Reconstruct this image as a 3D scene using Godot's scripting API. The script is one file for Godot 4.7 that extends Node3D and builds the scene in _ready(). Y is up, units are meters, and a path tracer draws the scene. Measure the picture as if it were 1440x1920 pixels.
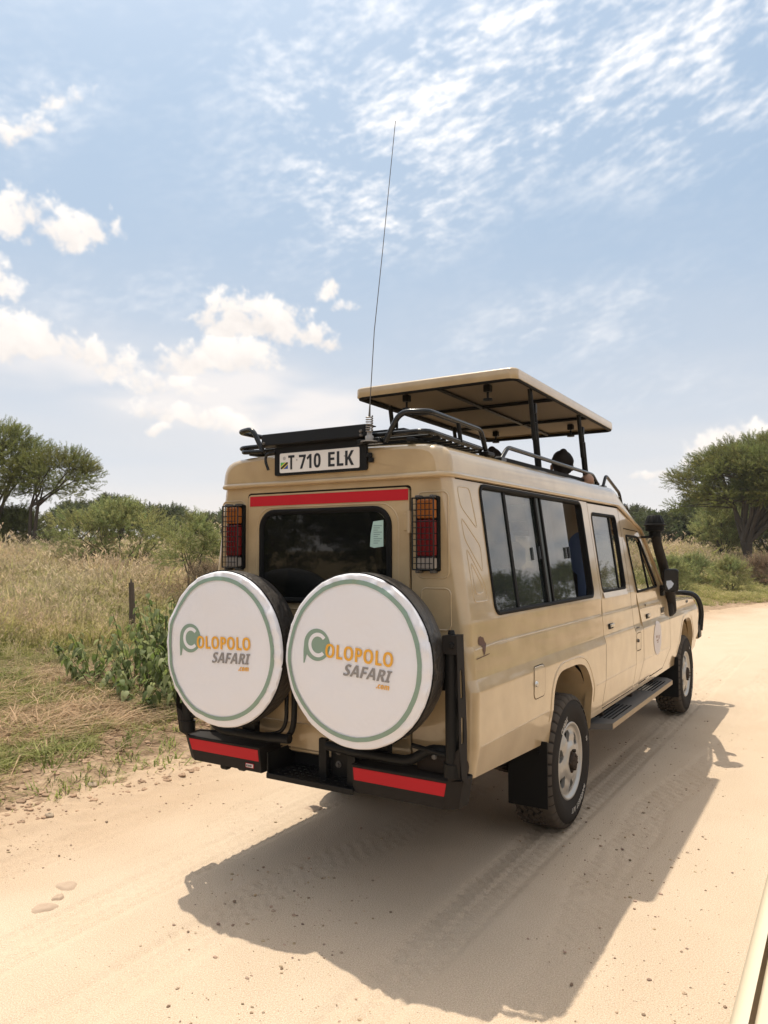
extends Node3D
# A tan safari vehicle on a sandy track. World = vehicle frame: x right, y up, -z forward, origin under the rear axle.

var rng := RandomNumberGenerator.new()
var M := {}
var used_names := {}

func _ready() -> void:
	rng.seed = 77123
	# ---------------------------------------------------------------- camera, sky, sun, exposure
	var cam := Camera3D.new()
	cam.name = "camera"
	cam.fov = 68.25
	cam.near = 0.05
	cam.far = 1500.0
	cam.position = Vector3(2.3818, 1.7135, 4.6783)
	cam.rotation = Vector3(0.0511, 0.553, -0.0026)
	cam.current = true
	add_child(cam)
	var env := Environment.new()
	env.background_mode = Environment.BG_SKY
	var sky := Sky.new()
	var pano := PanoramaSkyMaterial.new()
	pano.panorama = ImageTexture.create_from_image(paint_sky())
	sky.sky_material = pano
	env.sky = sky
	env.background_energy_multiplier = 1.0
	env.tonemap_mode = Environment.TONE_MAPPER_LINEAR
	env.tonemap_exposure = 1.33
	env.sdfgi_enabled = true
	env.ssao_enabled = true
	env.ssil_enabled = true
	env.fog_enabled = true
	env.fog_density = 0.0004
	env.fog_light_color = Color(0.86, 0.86, 0.86)
	var we := WorldEnvironment.new()
	we.name = "world_environment"
	we.environment = env
	add_child(we)
	var sun := DirectionalLight3D.new()
	sun.name = "sun"
	sun.light_color = Color(1.0, 0.965, 0.90)
	sun.light_energy = 1.06
	sun.light_angular_distance = 0.5
	sun.shadow_enabled = true
	sun.look_at_from_position(Vector3(-0.32, 1.0, -0.22) * 50.0, Vector3.ZERO, Vector3.UP)
	add_child(sun)
	# ---------------------------------------------------------------- the place
	materials()
	build_ground()
	build_road()
	build_vegetation()
	build_vehicle()
	build_people()
	build_details()

const SUN_DIR := Vector3(-0.2983, 0.9321, -0.2051)

# ---------------------------------------------------------------- sky (air and clouds, in directions)
var n1 := FastNoiseLite.new()
var n2 := FastNoiseLite.new()
var n3 := FastNoiseLite.new()

# azimuth from -z towards +x, elevation, half width, half height, tilt (all degrees), strength
var puffs := [
	[-54.5, 21.7, 2.7, 1.35, 12.0, 1.0], [-58.4, 22.1, 2.4, 1.5, 15.0, 0.95], [-58.6, 26.9, 2.2, 0.9, 25.0, 0.72], [-55.3, 29.6, 1.8, 0.6, 20.0, 0.5], [-59.8, 18.3, 2.0, 1.1, -30.0, 0.8],
	[-57.5, 14.2, 3.8, 1.7, 0.0, 1.05], [-53.2, 13.7, 3.4, 1.4, -14.0, 0.92], [-48.5, 12.2, 3.6, 0.9, -6.0, 0.62],
	[-43.3, 17.0, 2.4, 1.7, 0.0, 1.15], [-40.3, 16.9, 2.8, 1.6, -8.0, 1.1], [-36.9, 16.0, 2.4, 0.9, -18.0, 0.95], [-45.9, 14.0, 3.4, 1.3, 10.0, 0.95], [-42.9, 14.4, 3.0, 1.5, 0.0, 0.95],
	[-47.4, 10.0, 2.6, 0.8, -4.0, 0.82], [-43.6, 9.5, 2.7, 0.85, -8.0, 0.82], [-48.7, 8.7, 1.2, 0.5, 22.0, 0.8], [-36.1, 19.3, 0.9, 0.9, 60.0, 0.6], [-34.3, 18.0, 1.2, 0.4, -10.0, 0.5],
	[-7.0, 7.2, 2.6, 1.3, 12.0, 1.1], [-9.3, 5.9, 2.2, 0.9, 22.0, 1.0], [-11.9, 5.4, 1.8, 0.36, 4.0, 0.75], [-3.5, 7.0, 3.0, 1.4, 0.0, 1.0],
	[6.0, 10.0, 6.0, 2.0, 0.0, 0.9], [16.0, 7.2, 8.0, 2.4, 4.0, 1.0], [19.5, 4.4, 4.0, 0.8, 0.0, 0.95], [23.0, 8.6, 3.0, 1.0, -6.0, 0.95], [17.0, 10.6, 4.0, 1.0, 4.0, 0.9], [17.0, 14.0, 8.0, 2.4, 5.0, 1.0], [24.0, 20.0, 7.0, 2.2, 0.0, 0.95], [33.0, 12.0, 8.0, 2.2, -4.0, 1.0], [47.0, 18.0, 9.0, 3.0, 4.0, 1.0], [60.0, 11.0, 8.0, 2.0, 0.0, 1.0], [78.0, 20.0, 10.0, 3.0, 0.0, 0.95],
	[100.0, 13.0, 9.0, 2.6, 0.0, 1.0], [125.0, 22.0, 10.0, 3.2, 5.0, 0.95], [150.0, 12.0, 10.0, 2.4, 0.0, 1.0], [172.0, 19.0, 9.0, 2.8, -4.0, 0.95], [-165.0, 11.0, 9.0, 2.2, 0.0, 1.0], [-140.0, 20.0, 10.0, 3.0, 3.0, 0.95], [-118.0, 13.0, 9.0, 2.4, 0.0, 1.0], [-96.0, 21.0, 9.0, 2.8, 0.0, 0.95], [-78.0, 13.0, 8.0, 2.2, 4.0, 1.0],
]
# thin high cloud: azimuth, elevation, half width, half height, tilt, strength
var veils := [
	[-26.5, 31.0, 12.5, 5.4, 8.0, 1.15], [-13.0, 33.5, 11.0, 4.6, 10.0, 1.25], [-33.0, 26.5, 5.0, 3.4, 10.0, 0.75], [-31.0, 23.5, 6.0, 2.2, 8.0, 0.75], [-18.5, 16.3, 9.0, 2.6, 6.0, 0.62], [-57.0, 28.5, 4.0, 2.4, 30.0, 0.5],
	[-36.0, 36.5, 7.0, 2.0, 30.0, 0.4], [-8.0, 27.5, 5.0, 2.4, 14.0, 0.8], [-50.0, 18.0, 9.0, 2.0, 8.0, 0.42], [-13.0, 11.5, 8.0, 1.6, -4.0, 0.3],
	[30.0, 40.0, 30.0, 9.0, 10.0, 0.9], [90.0, 36.0, 34.0, 9.0, 0.0, 0.8], [150.0, 42.0, 34.0, 9.0, 8.0, 0.9], [-150.0, 36.0, 34.0, 9.0, 4.0, 0.8], [-95.0, 42.0, 30.0, 8.0, 0.0, 0.7], [0.0, 62.0, 60.0, 10.0, 0.0, 0.6], [170.0, 64.0, 60.0, 10.0, 0.0, 0.6],
]

func near_deg(a: float, b: float) -> float:
	return fposmod(a - b + 180.0, 360.0) - 180.0

func sky_color(az: float, el: float, near_puffs: Array, near_veils: Array) -> Color:
	var e := deg_to_rad(el)
	var a := deg_to_rad(az)
	var s := sin(e)
	var d := Vector3(sin(a) * cos(e), s, -cos(a) * cos(e))
	# clear air: pale and warm at the horizon, blue above
	var k := clampf(1.0 - exp(-maxf(s, 0.0) * 3.7), 0.0, 1.0)
	var c := Vector3(0.665, 0.67, 0.675).lerp(Vector3(0.182, 0.318, 0.50), k)
	c = c.lerp(Vector3(0.24, 0.335, 0.485), smoothstep(0.45, 0.75, s) * 0.4)
	# thin high cloud
	var q := d / (s + 0.16)
	var veil := 0.0
	for v in near_veils:
		var dx: float = near_deg(az, v[0]) * cos(e)
		var dy: float = el - v[1]
		var t := deg_to_rad(v[4])
		var x: float = (dx * cos(t) + dy * sin(t)) / v[2]
		var y: float = (dy * cos(t) - dx * sin(t)) / v[3]
		veil += v[5] * exp(-(x * x + y * y) * 1.0)
	if veil > 0.02:
		var t2 := deg_to_rad(16.0)
		var along := az * cos(e) * cos(t2) + el * sin(t2)
		var across := el * cos(t2) - az * cos(e) * sin(t2)
		var warp := n3.get_noise_2d(along * 1.2, across * 1.2)
		var fine := n1.get_noise_2d(along * 10.0 + warp * 14.0, across * 30.0 + warp * 26.0)
		var mid := n2.get_noise_2d(along * 3.6 + warp * 8.0, across * 7.5 + 40.0)
		var big := n3.get_noise_2d(along * 2.4 + 90.0, across * 3.8)
		var f := 0.34 + 0.62 * mid + 0.62 * fine + 0.75 * big
		var op := clampf(veil, 0.0, 1.15) * (pow(clampf(f, 0.0, 1.15), 1.5) * 0.95 + 0.05)
		c = c.lerp(Vector3(0.84, 0.825, 0.82), clampf(op * 0.78, 0.0, 0.92))
	# broken cloud fields over the rest of the sky
	var away := rad_to_deg(acos(clampf(d.dot(Vector3(-0.5175, 0.1736, -0.8379)), -1.0, 1.0)))
	if away > 33.0:
		var qx := q.x * 38.0
		var qz := q.z * 38.0
		var f0 := n3.get_noise_2d(qx * 0.5 + 300.0, qz * 0.5) * 1.1 + n1.get_noise_2d(qx, qz + 200.0) * 0.7
		var cl := smoothstep(-0.12, 0.34, f0) * smoothstep(33.0, 50.0, away) * smoothstep(1.0, 9.0, el)
		c = c.lerp(Vector3(0.66, 0.63, 0.61).lerp(Vector3(0.98, 0.94, 0.90), clampf(0.55 + n1.get_noise_2d(qx * 1.3 - 4.0, qz * 1.3 + 204.0) + f0 * 0.4, 0.0, 1.0)), cl * 0.92)
	# low haze sheet on the left, and the milky layer near the ground
	var sheet := 1.7 * exp(-pow((el - (11.6 - near_deg(az, -45.0) * 0.12)) / 2.5, 2.0)) * exp(-pow(near_deg(az, -44.0) / 13.0, 2.0))
	sheet *= 0.55 + 0.6 * n3.get_noise_2d(az * 2.0, el * 7.0)
	c = c.lerp(Vector3(0.74, 0.70, 0.68), clampf(sheet, 0.0, 0.82))
	var milky := exp(-maxf(el, 0.0) / 7.0) * (0.92 + 0.5 * n3.get_noise_2d(az * 1.1 + 30.0, el * 5.0))
	c = c.lerp(Vector3(0.70, 0.655, 0.62), clampf(milky * (1.0 - 0.45 * smoothstep(6.0, 16.0, near_deg(az, 0.0)) * smoothstep(40.0, 28.0, near_deg(az, 0.0))), 0.0, 0.9))
	# heaped cloud
	var body := -9.0
	var lift := 0.0
	for p in near_puffs:
		var dx: float = near_deg(az, p[0]) * cos(e)
		var dy: float = el - p[1]
		if absf(dx) > p[2] * 2.6 or absf(dy) > (p[2] + p[3]) * 2.0:
			continue
		var t := deg_to_rad(p[4])
		var x: float = (dx * cos(t) + dy * sin(t)) / (p[2] * 1.18)
		var y: float = (dy * cos(t) - dx * sin(t)) / (p[3] * 1.18)
		if y < 0.0:
			y *= 1.25
		var b: float = p[5] * (1.15 - (x * x + y * y) * 0.85)
		if b > body:
			body = b
			lift = y
	if body > -0.9:
		var w1 := n3.get_noise_2d(az * 5.0, el * 5.0)
		var f1 := n1.get_noise_2d(az * 5.2 + w1 * 6.0, el * 6.2 - w1 * 6.0)
		var f2 := n2.get_noise_2d(az * 9.0 + 70.0, el * 9.0)
		var dens := body + 0.92 * f1 + 0.66 * f2 - 0.22
		var op := smoothstep(-0.05, 0.85, dens)
		if op > 0.0:
			var lit := clampf(0.50 + 0.34 * lift + 0.55 * f1 + 0.25 * (1.0 - dens), 0.0, 1.0)
			var cc := Vector3(0.60, 0.56, 0.54).lerp(Vector3(0.85, 0.80, 0.75) * (1.0 + 0.16 * smoothstep(36.0, 50.0, away)), lit)
			c = c.lerp(cc, op * 0.96)
	# the bright air round the sun
	var th := rad_to_deg(acos(clampf(d.dot(SUN_DIR), -1.0, 1.0)))
	c += Vector3(1.0, 0.90, 0.76) * (5.5 * exp(-th / 9.5) + 0.22 * exp(-th / 22.0))
	return Color(c.x, c.y, c.z)

func paint_sky() -> Image:
	n1.noise_type = FastNoiseLite.TYPE_SIMPLEX_SMOOTH
	n1.seed = 5
	n1.frequency = 0.055
	n1.fractal_octaves = 5
	n1.fractal_gain = 0.58
	n2.noise_type = FastNoiseLite.TYPE_SIMPLEX_SMOOTH
	n2.seed = 11
	n2.frequency = 0.07
	n2.fractal_octaves = 5
	n2.fractal_gain = 0.62
	n3.noise_type = FastNoiseLite.TYPE_SIMPLEX_SMOOTH
	n3.seed = 23
	n3.frequency = 0.045
	n3.fractal_octaves = 3
	var coarse := sky_patch(512, 256, 0, 256, 0, 128)
	coarse.resize(4096, 1024, Image.INTERPOLATE_CUBIC)
	var im := Image.create(4096, 2048, false, Image.FORMAT_RGBF)
	im.fill(Color(0.55, 0.45, 0.32))
	im.blit_rect(coarse, Rect2i(0, 0, 4096, 1024), Vector2i.ZERO)
	# the part in view again at full detail
	var fine := sky_patch(4096, 2048, 3360, 4186, 540, 1024)
	im.blit_rect(fine, Rect2i(0, 0, 736, 484), Vector2i(3360, 540))
	im.blit_rect(fine, Rect2i(736, 0, 90, 484), Vector2i(0, 540))
	return im

func sky_patch(w: int, h: int, x0: int, x1: int, y0: int, y1: int) -> Image:
	if x1 - x0 < 300:
		x0 = 0
		x1 = w
	var nw := x1 - x0
	var nh := y1 - y0
	var data := PackedFloat32Array()
	data.resize(nw * nh * 3)
	var band := 32
	for bx in range(0, nw, band):
		var az_mid := near_deg((x0 + bx + band * 0.5) / w * 360.0, 0.0)
		var half := band * 0.5 / w * 360.0
		for by in range(0, nh, band):
			var el_mid := 90.0 - (y0 + by + band * 0.5) / h * 180.0
			var np := []
			for p in puffs:
				if absf(el_mid - p[1]) < half + (p[2] + p[3]) * 2.2 and absf(near_deg(az_mid, p[0])) * cos(deg_to_rad(el_mid)) < half + p[2] * 2.7:
					np.append(p)
			var nv := []
			for v in veils:
				if absf(el_mid - v[1]) < half + (v[2] + v[3]) * 2.0 and absf(near_deg(az_mid, v[0])) * cos(deg_to_rad(el_mid)) < half + v[2] * 2.2:
					nv.append(v)
			for j in range(by, mini(by + band, nh)):
				var el := 90.0 - (y0 + j + 0.5) / h * 180.0
				for i in range(bx, mini(bx + band, nw)):
					var c := sky_color(near_deg((x0 + i + 0.5) / w * 360.0, 0.0), el, np, nv)
					var at := (j * nw + i) * 3
					data[at] = c.r
					data[at + 1] = c.g
					data[at + 2] = c.b
	return Image.create_from_data(nw, nh, false, Image.FORMAT_RGBF, data.to_byte_array())

# ---------------------------------------------------------------- shape helpers
class MB:
	var v := PackedVector3Array()
	var n := PackedVector3Array()
	var uv := PackedVector2Array()
	var col := PackedColorArray()
	var tint := Color.WHITE

	func tri(a: Vector3, b: Vector3, c: Vector3, na: Vector3, nb: Vector3, nc: Vector3) -> void:
		var f := (c - a).cross(b - a)
		if f.dot(na + nb + nc) < 0.0:
			v.append_array([a, c, b])
			n.append_array([na, nc, nb])
		else:
			v.append_array([a, b, c])
			n.append_array([na, nb, nc])
		col.append_array([tint, tint, tint])

	func flat(a: Vector3, b: Vector3, c: Vector3) -> void:
		var f := (c - a).cross(b - a)
		if f.length_squared() < 1e-16:
			return
		f = f.normalized()
		v.append_array([a, b, c])
		n.append_array([f, f, f])
		col.append_array([tint, tint, tint])

	func quad(a: Vector3, b: Vector3, c: Vector3, d: Vector3) -> void:
		flat(a, b, c)
		flat(a, c, d)

	func quad_n(a: Vector3, b: Vector3, c: Vector3, d: Vector3, na: Vector3, nb: Vector3, nc: Vector3, nd: Vector3) -> void:
		tri(a, b, c, na, nb, nc)
		tri(a, c, d, na, nc, nd)

	# a box with chamfered edges
	func box(c: Vector3, s: Vector3, bevel := 0.004, b := Basis()) -> void:
		var h := s * 0.5
		var e: float = minf(bevel, minf(h.x, minf(h.y, h.z)) * 0.9)
		var ax := [Vector3.RIGHT, Vector3.UP, Vector3.BACK]
		for i in 3:
			var j := (i + 1) % 3
			var k := (i + 2) % 3
			for sg in [-1.0, 1.0]:
				var o: Vector3 = ax[i] * h[i] * sg
				var u: Vector3 = ax[j] * (h[j] - e)
				var w: Vector3 = ax[k] * (h[k] - e)
				var nn: Vector3 = b * (ax[i] * sg)
				quad_n(c + b * (o - u - w), c + b * (o + u - w), c + b * (o + u + w), c + b * (o - u + w), nn, nn, nn, nn)
		if e <= 0.0:
			return
		for i in 3:
			var j := (i + 1) % 3
			var k := (i + 2) % 3
			for sj in [-1.0, 1.0]:
				for sk in [-1.0, 1.0]:
					var nj: Vector3 = b * (ax[j] * sj)
					var nk: Vector3 = b * (ax[k] * sk)
					var p1: Vector3 = ax[j] * h[j] * sj + ax[k] * (h[k] - e) * sk
					var p2: Vector3 = ax[j] * (h[j] - e) * sj + ax[k] * h[k] * sk
					var l: Vector3 = ax[i] * (h[i] - e)
					quad_n(c + b * (p1 - l), c + b * (p1 + l), c + b * (p2 + l), c + b * (p2 - l), nj, nj, nk, nk)
		for sx in [-1.0, 1.0]:
			for sy in [-1.0, 1.0]:
				for sz in [-1.0, 1.0]:
					var q := Vector3(h.x * sx, h.y * sy, h.z * sz)
					tri(c + b * (q - Vector3(0, e * sy, e * sz)), c + b * (q - Vector3(e * sx, 0, e * sz)), c + b * (q - Vector3(e * sx, e * sy, 0)), b * Vector3(sx, 0, 0), b * Vector3(0, sy, 0), b * Vector3(0, 0, sz))

	# a round bar along a path
	func tube(path: PackedVector3Array, r0: float, sides := 8, closed := false, r1 := -1.0, caps := true) -> void:
		var m := path.size()
		if r1 < 0.0:
			r1 = r0
		var up := Vector3.UP
		var t0 := (path[1] - path[0]).normalized()
		if absf(t0.dot(up)) > 0.9:
			up = Vector3.RIGHT
		var side := t0.cross(up).normalized()
		var rings := []
		var nors := []
		for i in m:
			var t: Vector3
			if closed:
				t = (path[(i + 1) % m] - path[(i + m - 1) % m]).normalized()
			elif i == 0:
				t = t0
			elif i == m - 1:
				t = (path[i] - path[i - 1]).normalized()
			else:
				t = ((path[i + 1] - path[i]).normalized() + (path[i] - path[i - 1]).normalized()).normalized()
			side = (side - t * side.dot(t)).normalized()
			var o := t.cross(side)
			var r := lerpf(r0, r1, float(i) / maxf(1.0, m - 1))
			var ring := PackedVector3Array()
			var nr := PackedVector3Array()
			for k in sides:
				var a := TAU * k / sides
				var d := side * cos(a) + o * sin(a)
				ring.append(path[i] + d * r)
				nr.append(d)
			rings.append(ring)
			nors.append(nr)
		for i in (m if closed else m - 1):
			var A: PackedVector3Array = rings[i]
			var B: PackedVector3Array = rings[(i + 1) % m]
			var NA: PackedVector3Array = nors[i]
			var NB: PackedVector3Array = nors[(i + 1) % m]
			for k in sides:
				var l := (k + 1) % sides
				quad_n(A[k], A[l], B[l], B[k], NA[k], NA[l], NB[l], NB[k])
		if caps and not closed:
			for e in [0, m - 1]:
				var q: PackedVector3Array = rings[e]
				for k in range(1, sides - 1):
					flat(q[0], q[k], q[k + 1])

	# turned shape: profile of (radius, along), about an axis frame (xf.z is the axis)
	func lathe(profile: PackedVector2Array, xf: Transform3D, seg := 32, smooth := true) -> void:
		var m := profile.size()
		for i in m - 1:
			var a := profile[i]
			var b := profile[i + 1]
			var d := (b - a).normalized()
			var ns := Vector2(d.y, -d.x)
			var na := ns
			var nb := ns
			if smooth:
				if i > 0:
					var e := (a - profile[i - 1]).normalized()
					var x := Vector2(e.y, -e.x)
					if x.dot(ns) > 0.5:
						na = (x + ns).normalized()
				if i < m - 2:
					var e := (profile[i + 2] - b).normalized()
					var x := Vector2(e.y, -e.x)
					if x.dot(ns) > 0.5:
						nb = (x + ns).normalized()
			for k in seg:
				var c0 := cos(TAU * k / seg)
				var s0 := sin(TAU * k / seg)
				var c1 := cos(TAU * (k + 1) / seg)
				var s1 := sin(TAU * (k + 1) / seg)
				var p00 := xf * Vector3(a.x * c0, a.x * s0, a.y)
				var p01 := xf * Vector3(a.x * c1, a.x * s1, a.y)
				var p10 := xf * Vector3(b.x * c0, b.x * s0, b.y)
				var p11 := xf * Vector3(b.x * c1, b.x * s1, b.y)
				var n00 := xf.basis * Vector3(na.x * c0, na.x * s0, na.y)
				var n01 := xf.basis * Vector3(na.x * c1, na.x * s1, na.y)
				var n10 := xf.basis * Vector3(nb.x * c0, nb.x * s0, nb.y)
				var n11 := xf.basis * Vector3(nb.x * c1, nb.x * s1, nb.y)
				if a.x > 1e-6:
					tri(p00, p01, p11 if b.x > 1e-6 else p10, n00, n01, n11)
				if b.x > 1e-6:
					tri(p00, p11, p10, n00, n11, n10)

	# a flat outline in xf's xy plane, thickened along xf's z
	func extrude(poly: PackedVector2Array, xf: Transform3D, z0: float, z1: float) -> void:
		var idx := Geometry2D.triangulate_polygon(poly)
		var nz := xf.basis.z.normalized()
		for i in range(0, idx.size(), 3):
			var a := poly[idx[i]]
			var b := poly[idx[i + 1]]
			var c := poly[idx[i + 2]]
			tri(xf * Vector3(a.x, a.y, z1), xf * Vector3(b.x, b.y, z1), xf * Vector3(c.x, c.y, z1), nz, nz, nz)
			tri(xf * Vector3(a.x, a.y, z0), xf * Vector3(b.x, b.y, z0), xf * Vector3(c.x, c.y, z0), -nz, -nz, -nz)
		for i in poly.size():
			var a := poly[i]
			var b := poly[(i + 1) % poly.size()]
			quad(xf * Vector3(a.x, a.y, z0), xf * Vector3(a.x, a.y, z1), xf * Vector3(b.x, b.y, z1), xf * Vector3(b.x, b.y, z0))

	# skin between loops of equal length
	func loft(loops: Array, closed := true, smooth := false) -> void:
		for i in loops.size() - 1:
			var A: PackedVector3Array = loops[i]
			var B: PackedVector3Array = loops[i + 1]
			var m := A.size()
			for k in (m if closed else m - 1):
				var l := (k + 1) % m
				quad(A[k], B[k], B[l], A[l])

	# a grid of points (rows of equal length) with smooth normals
	func grid(rows: Array, skip = null, wrap := false) -> void:
		var R := rows.size()
		var C: int = rows[0].size()
		var nor := []
		for i in R:
			var q := PackedVector3Array()
			for j in C:
				var a: Vector3 = rows[mini(i + 1, R - 1)][j] - rows[maxi(i - 1, 0)][j]
				var jl := (j + 1) % C if wrap else mini(j + 1, C - 1)
				var jk := (j + C - 1) % C if wrap else maxi(j - 1, 0)
				var b: Vector3 = rows[i][jl] - rows[i][jk]
				q.append(a.cross(b).normalized())
			nor.append(q)
		for i in R - 1:
			for j in (C if wrap else C - 1):
				if skip != null and skip.call(i, j):
					continue
				var l := (j + 1) % C
				quad_n(rows[i][j], rows[i][l], rows[i + 1][l], rows[i + 1][j], nor[i][j], nor[i][l], nor[i + 1][l], nor[i + 1][j])

	func add_mesh(m: Mesh, xf: Transform3D) -> void:
		for s in m.get_surface_count():
			var arr := m.surface_get_arrays(s)
			var vs: PackedVector3Array = arr[Mesh.ARRAY_VERTEX]
			var ns: PackedVector3Array = arr[Mesh.ARRAY_NORMAL]
			var ix: PackedInt32Array = arr[Mesh.ARRAY_INDEX] if arr[Mesh.ARRAY_INDEX] != null else PackedInt32Array(range(vs.size()))
			for i in range(0, ix.size(), 3):
				tri(xf * vs[ix[i]], xf * vs[ix[i + 1]], xf * vs[ix[i + 2]], (xf.basis * ns[ix[i]]).normalized(), (xf.basis * ns[ix[i + 1]]).normalized(), (xf.basis * ns[ix[i + 2]]).normalized())

	# everything so far again, mirrored across x = 0
	func mirror_x() -> void:
		var m := v.size()
		for i in range(0, m, 3):
			for k in [0, 2, 1]:
				var p := v[i + k]
				var q := n[i + k]
				v.append(Vector3(-p.x, p.y, p.z))
				n.append(Vector3(-q.x, q.y, q.z))
				col.append(col[i + k])

	func mesh(mat: Material) -> ArrayMesh:
		var arr := []
		arr.resize(Mesh.ARRAY_MAX)
		arr[Mesh.ARRAY_VERTEX] = v
		arr[Mesh.ARRAY_NORMAL] = n
		arr[Mesh.ARRAY_COLOR] = col
		if uv.size() == v.size():
			arr[Mesh.ARRAY_TEX_UV] = uv
		var am := ArrayMesh.new()
		am.add_surface_from_arrays(Mesh.PRIMITIVE_TRIANGLES, arr)
		am.surface_set_material(0, mat)
		return am

func mb() -> MB:
	return MB.new()

func part(called: String, b: MB, mat: Material, parent: Node, at := Transform3D()) -> MeshInstance3D:
	return put(called, b.mesh(mat), parent, at)

func put(called: String, m: Mesh, parent: Node, at := Transform3D()) -> MeshInstance3D:
	var o := MeshInstance3D.new()
	o.mesh = m
	o.transform = at
	named(o, called, parent)
	return o

func named(o: Node3D, called: String, parent: Node) -> void:
	var key := str(parent.get_instance_id()) + called
	var k: int = used_names.get(key, 0)
	used_names[key] = k + 1
	o.name = called if k == 0 else "%s_%03d" % [called, k]
	parent.add_child(o, true)

func thing(called: String, label: String, category: String, at := Vector3.ZERO, group := "") -> Node3D:
	var o := Node3D.new()
	o.position = at
	named(o, called, self)
	tag(o, label, category, group)
	return o

func group_of(called: String, parent: Node, at := Transform3D()) -> Node3D:
	var o := Node3D.new()
	o.transform = at
	named(o, called, parent)
	return o

func tag(o: Node3D, label: String, category: String, group := "") -> void:
	o.set_meta("label", label)
	if category:
		o.set_meta("category", category)
	if group:
		o.set_meta("group", group)

func kind(o: Node3D, k: String, label := "", category := "") -> void:
	o.set_meta("kind", k)
	if label:
		o.set_meta("label", label)
	if category:
		o.set_meta("category", category)

func rrect(x0: float, y0: float, x1: float, y1: float, r: float, seg := 5) -> PackedVector2Array:
	var out := PackedVector2Array()
	for q in [[x1 - r, y1 - r, 0.0], [x0 + r, y1 - r, PI / 2], [x0 + r, y0 + r, PI], [x1 - r, y0 + r, PI * 1.5]]:
		for k in seg + 1:
			var a: float = q[2] + PI / 2 * k / seg
			out.append(Vector2(q[0] + r * cos(a), q[1] + r * sin(a)))
	return out

# a path with its corners rounded
func bent(path: PackedVector3Array, r: float, seg := 4, closed := false) -> PackedVector3Array:
	var out := PackedVector3Array()
	var m := path.size()
	for i in m:
		if not closed and (i == 0 or i == m - 1):
			out.append(path[i])
			continue
		var p := path[i]
		var a := path[(i + m - 1) % m]
		var b := path[(i + 1) % m]
		var ra := minf(r, p.distance_to(a) * 0.48)
		var rb := minf(r, p.distance_to(b) * 0.48)
		var s := p + (a - p).normalized() * ra
		var e := p + (b - p).normalized() * rb
		for k in seg + 1:
			var t := float(k) / seg
			out.append(s.lerp(p, t).lerp(p.lerp(e, t), t))
	return out

func pts(a: Array) -> PackedVector3Array:
	var o := PackedVector3Array()
	for i in range(0, a.size(), 3):
		o.append(Vector3(a[i], a[i + 1], a[i + 2]))
	return o

func pts2(a: Array) -> PackedVector2Array:
	var o := PackedVector2Array()
	for i in range(0, a.size(), 2):
		o.append(Vector2(a[i], a[i + 1]))
	return o

# a curved sheet: cells of (u, v) cut by an outline and holes, carried into space by where.call(Vector2)
func sheet(b: MB, us: Array, vs: Array, outline: PackedVector2Array, holes: Array, where: Callable, out: Vector3) -> void:
	for i in us.size() - 1:
		for j in vs.size() - 1:
			var cell := PackedVector2Array([Vector2(us[i], vs[j]), Vector2(us[i + 1], vs[j]), Vector2(us[i + 1], vs[j + 1]), Vector2(us[i], vs[j + 1])])
			var mid := Vector2((us[i] + us[i + 1]) * 0.5, (vs[j] + vs[j + 1]) * 0.5)
			var polys: Array = [cell]
			if outline.size():
				polys = Geometry2D.intersect_polygons(cell, outline)
			for h in holes:
				var next := []
				for p in polys:
					for q in Geometry2D.clip_polygons(p, h):
						if not Geometry2D.is_polygon_clockwise(q):
							next.append(q)
				polys = next
			for p: PackedVector2Array in polys:
				var idx := Geometry2D.triangulate_polygon(p)
				if idx.is_empty():
					continue
				var P := PackedVector3Array()
				var N := PackedVector3Array()
				for q in p:
					P.append(where.call(q))
					var c := q.lerp(mid, 0.02)
					var du: Vector3 = where.call(c + Vector2(0.001, 0)) - where.call(c - Vector2(0.001, 0))
					var dv: Vector3 = where.call(c + Vector2(0, 0.001)) - where.call(c - Vector2(0, 0.001))
					var nn := du.cross(dv).normalized()
					N.append(nn if nn.dot(out) > 0.0 else -nn)
				for t in range(0, idx.size(), 3):
					b.tri(P[idx[t]], P[idx[t + 1]], P[idx[t + 2]], N[idx[t]], N[idx[t + 1]], N[idx[t + 2]])

func steps(a: float, b: float, d: float, extra := []) -> Array:
	var o := []
	var m := maxi(1, int(ceil(absf(b - a) / d)))
	for i in m + 1:
		o.append(lerpf(a, b, float(i) / m))
	for e in extra:
		if e > minf(a, b) and e < maxf(a, b):
			o.append(e)
	o.sort()
	var c := []
	for x in o:
		if c.is_empty() or x - c[-1] > 0.004:
			c.append(x)
	return c

func letters(s: String, face: String, cap: float, weight := 400) -> TextMesh:
	var f := SystemFont.new()
	f.font_names = PackedStringArray([face])
	f.font_weight = weight
	var t := TextMesh.new()
	t.text = s
	t.font = f
	t.font_size = 64
	t.pixel_size = cap / (64.0 * 0.714)
	t.depth = 0.0015
	t.curve_step = 1.0
	return t

# ---------------------------------------------------------------- materials
func lin(r: float, g: float, b: float, a := 1.0) -> Color:
	var c := Color(r, g, b).linear_to_srgb()
	c.a = a
	return c

func mat(called: String, c: Color, rough := 0.6, metal := 0.0, spec := 0.5) -> StandardMaterial3D:
	var m := StandardMaterial3D.new()
	m.resource_name = called
	m.albedo_color = c
	m.roughness = rough
	m.metallic = metal
	m.metallic_specular = spec
	M[called] = m
	return m

func noise_image(sz: int, freq: float, oct: int, sd: int, type := FastNoiseLite.TYPE_SIMPLEX_SMOOTH) -> Image:
	var f := FastNoiseLite.new()
	f.noise_type = type
	f.seed = sd
	f.frequency = freq
	f.fractal_octaves = oct
	return f.get_seamless_image(sz, sz)

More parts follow.
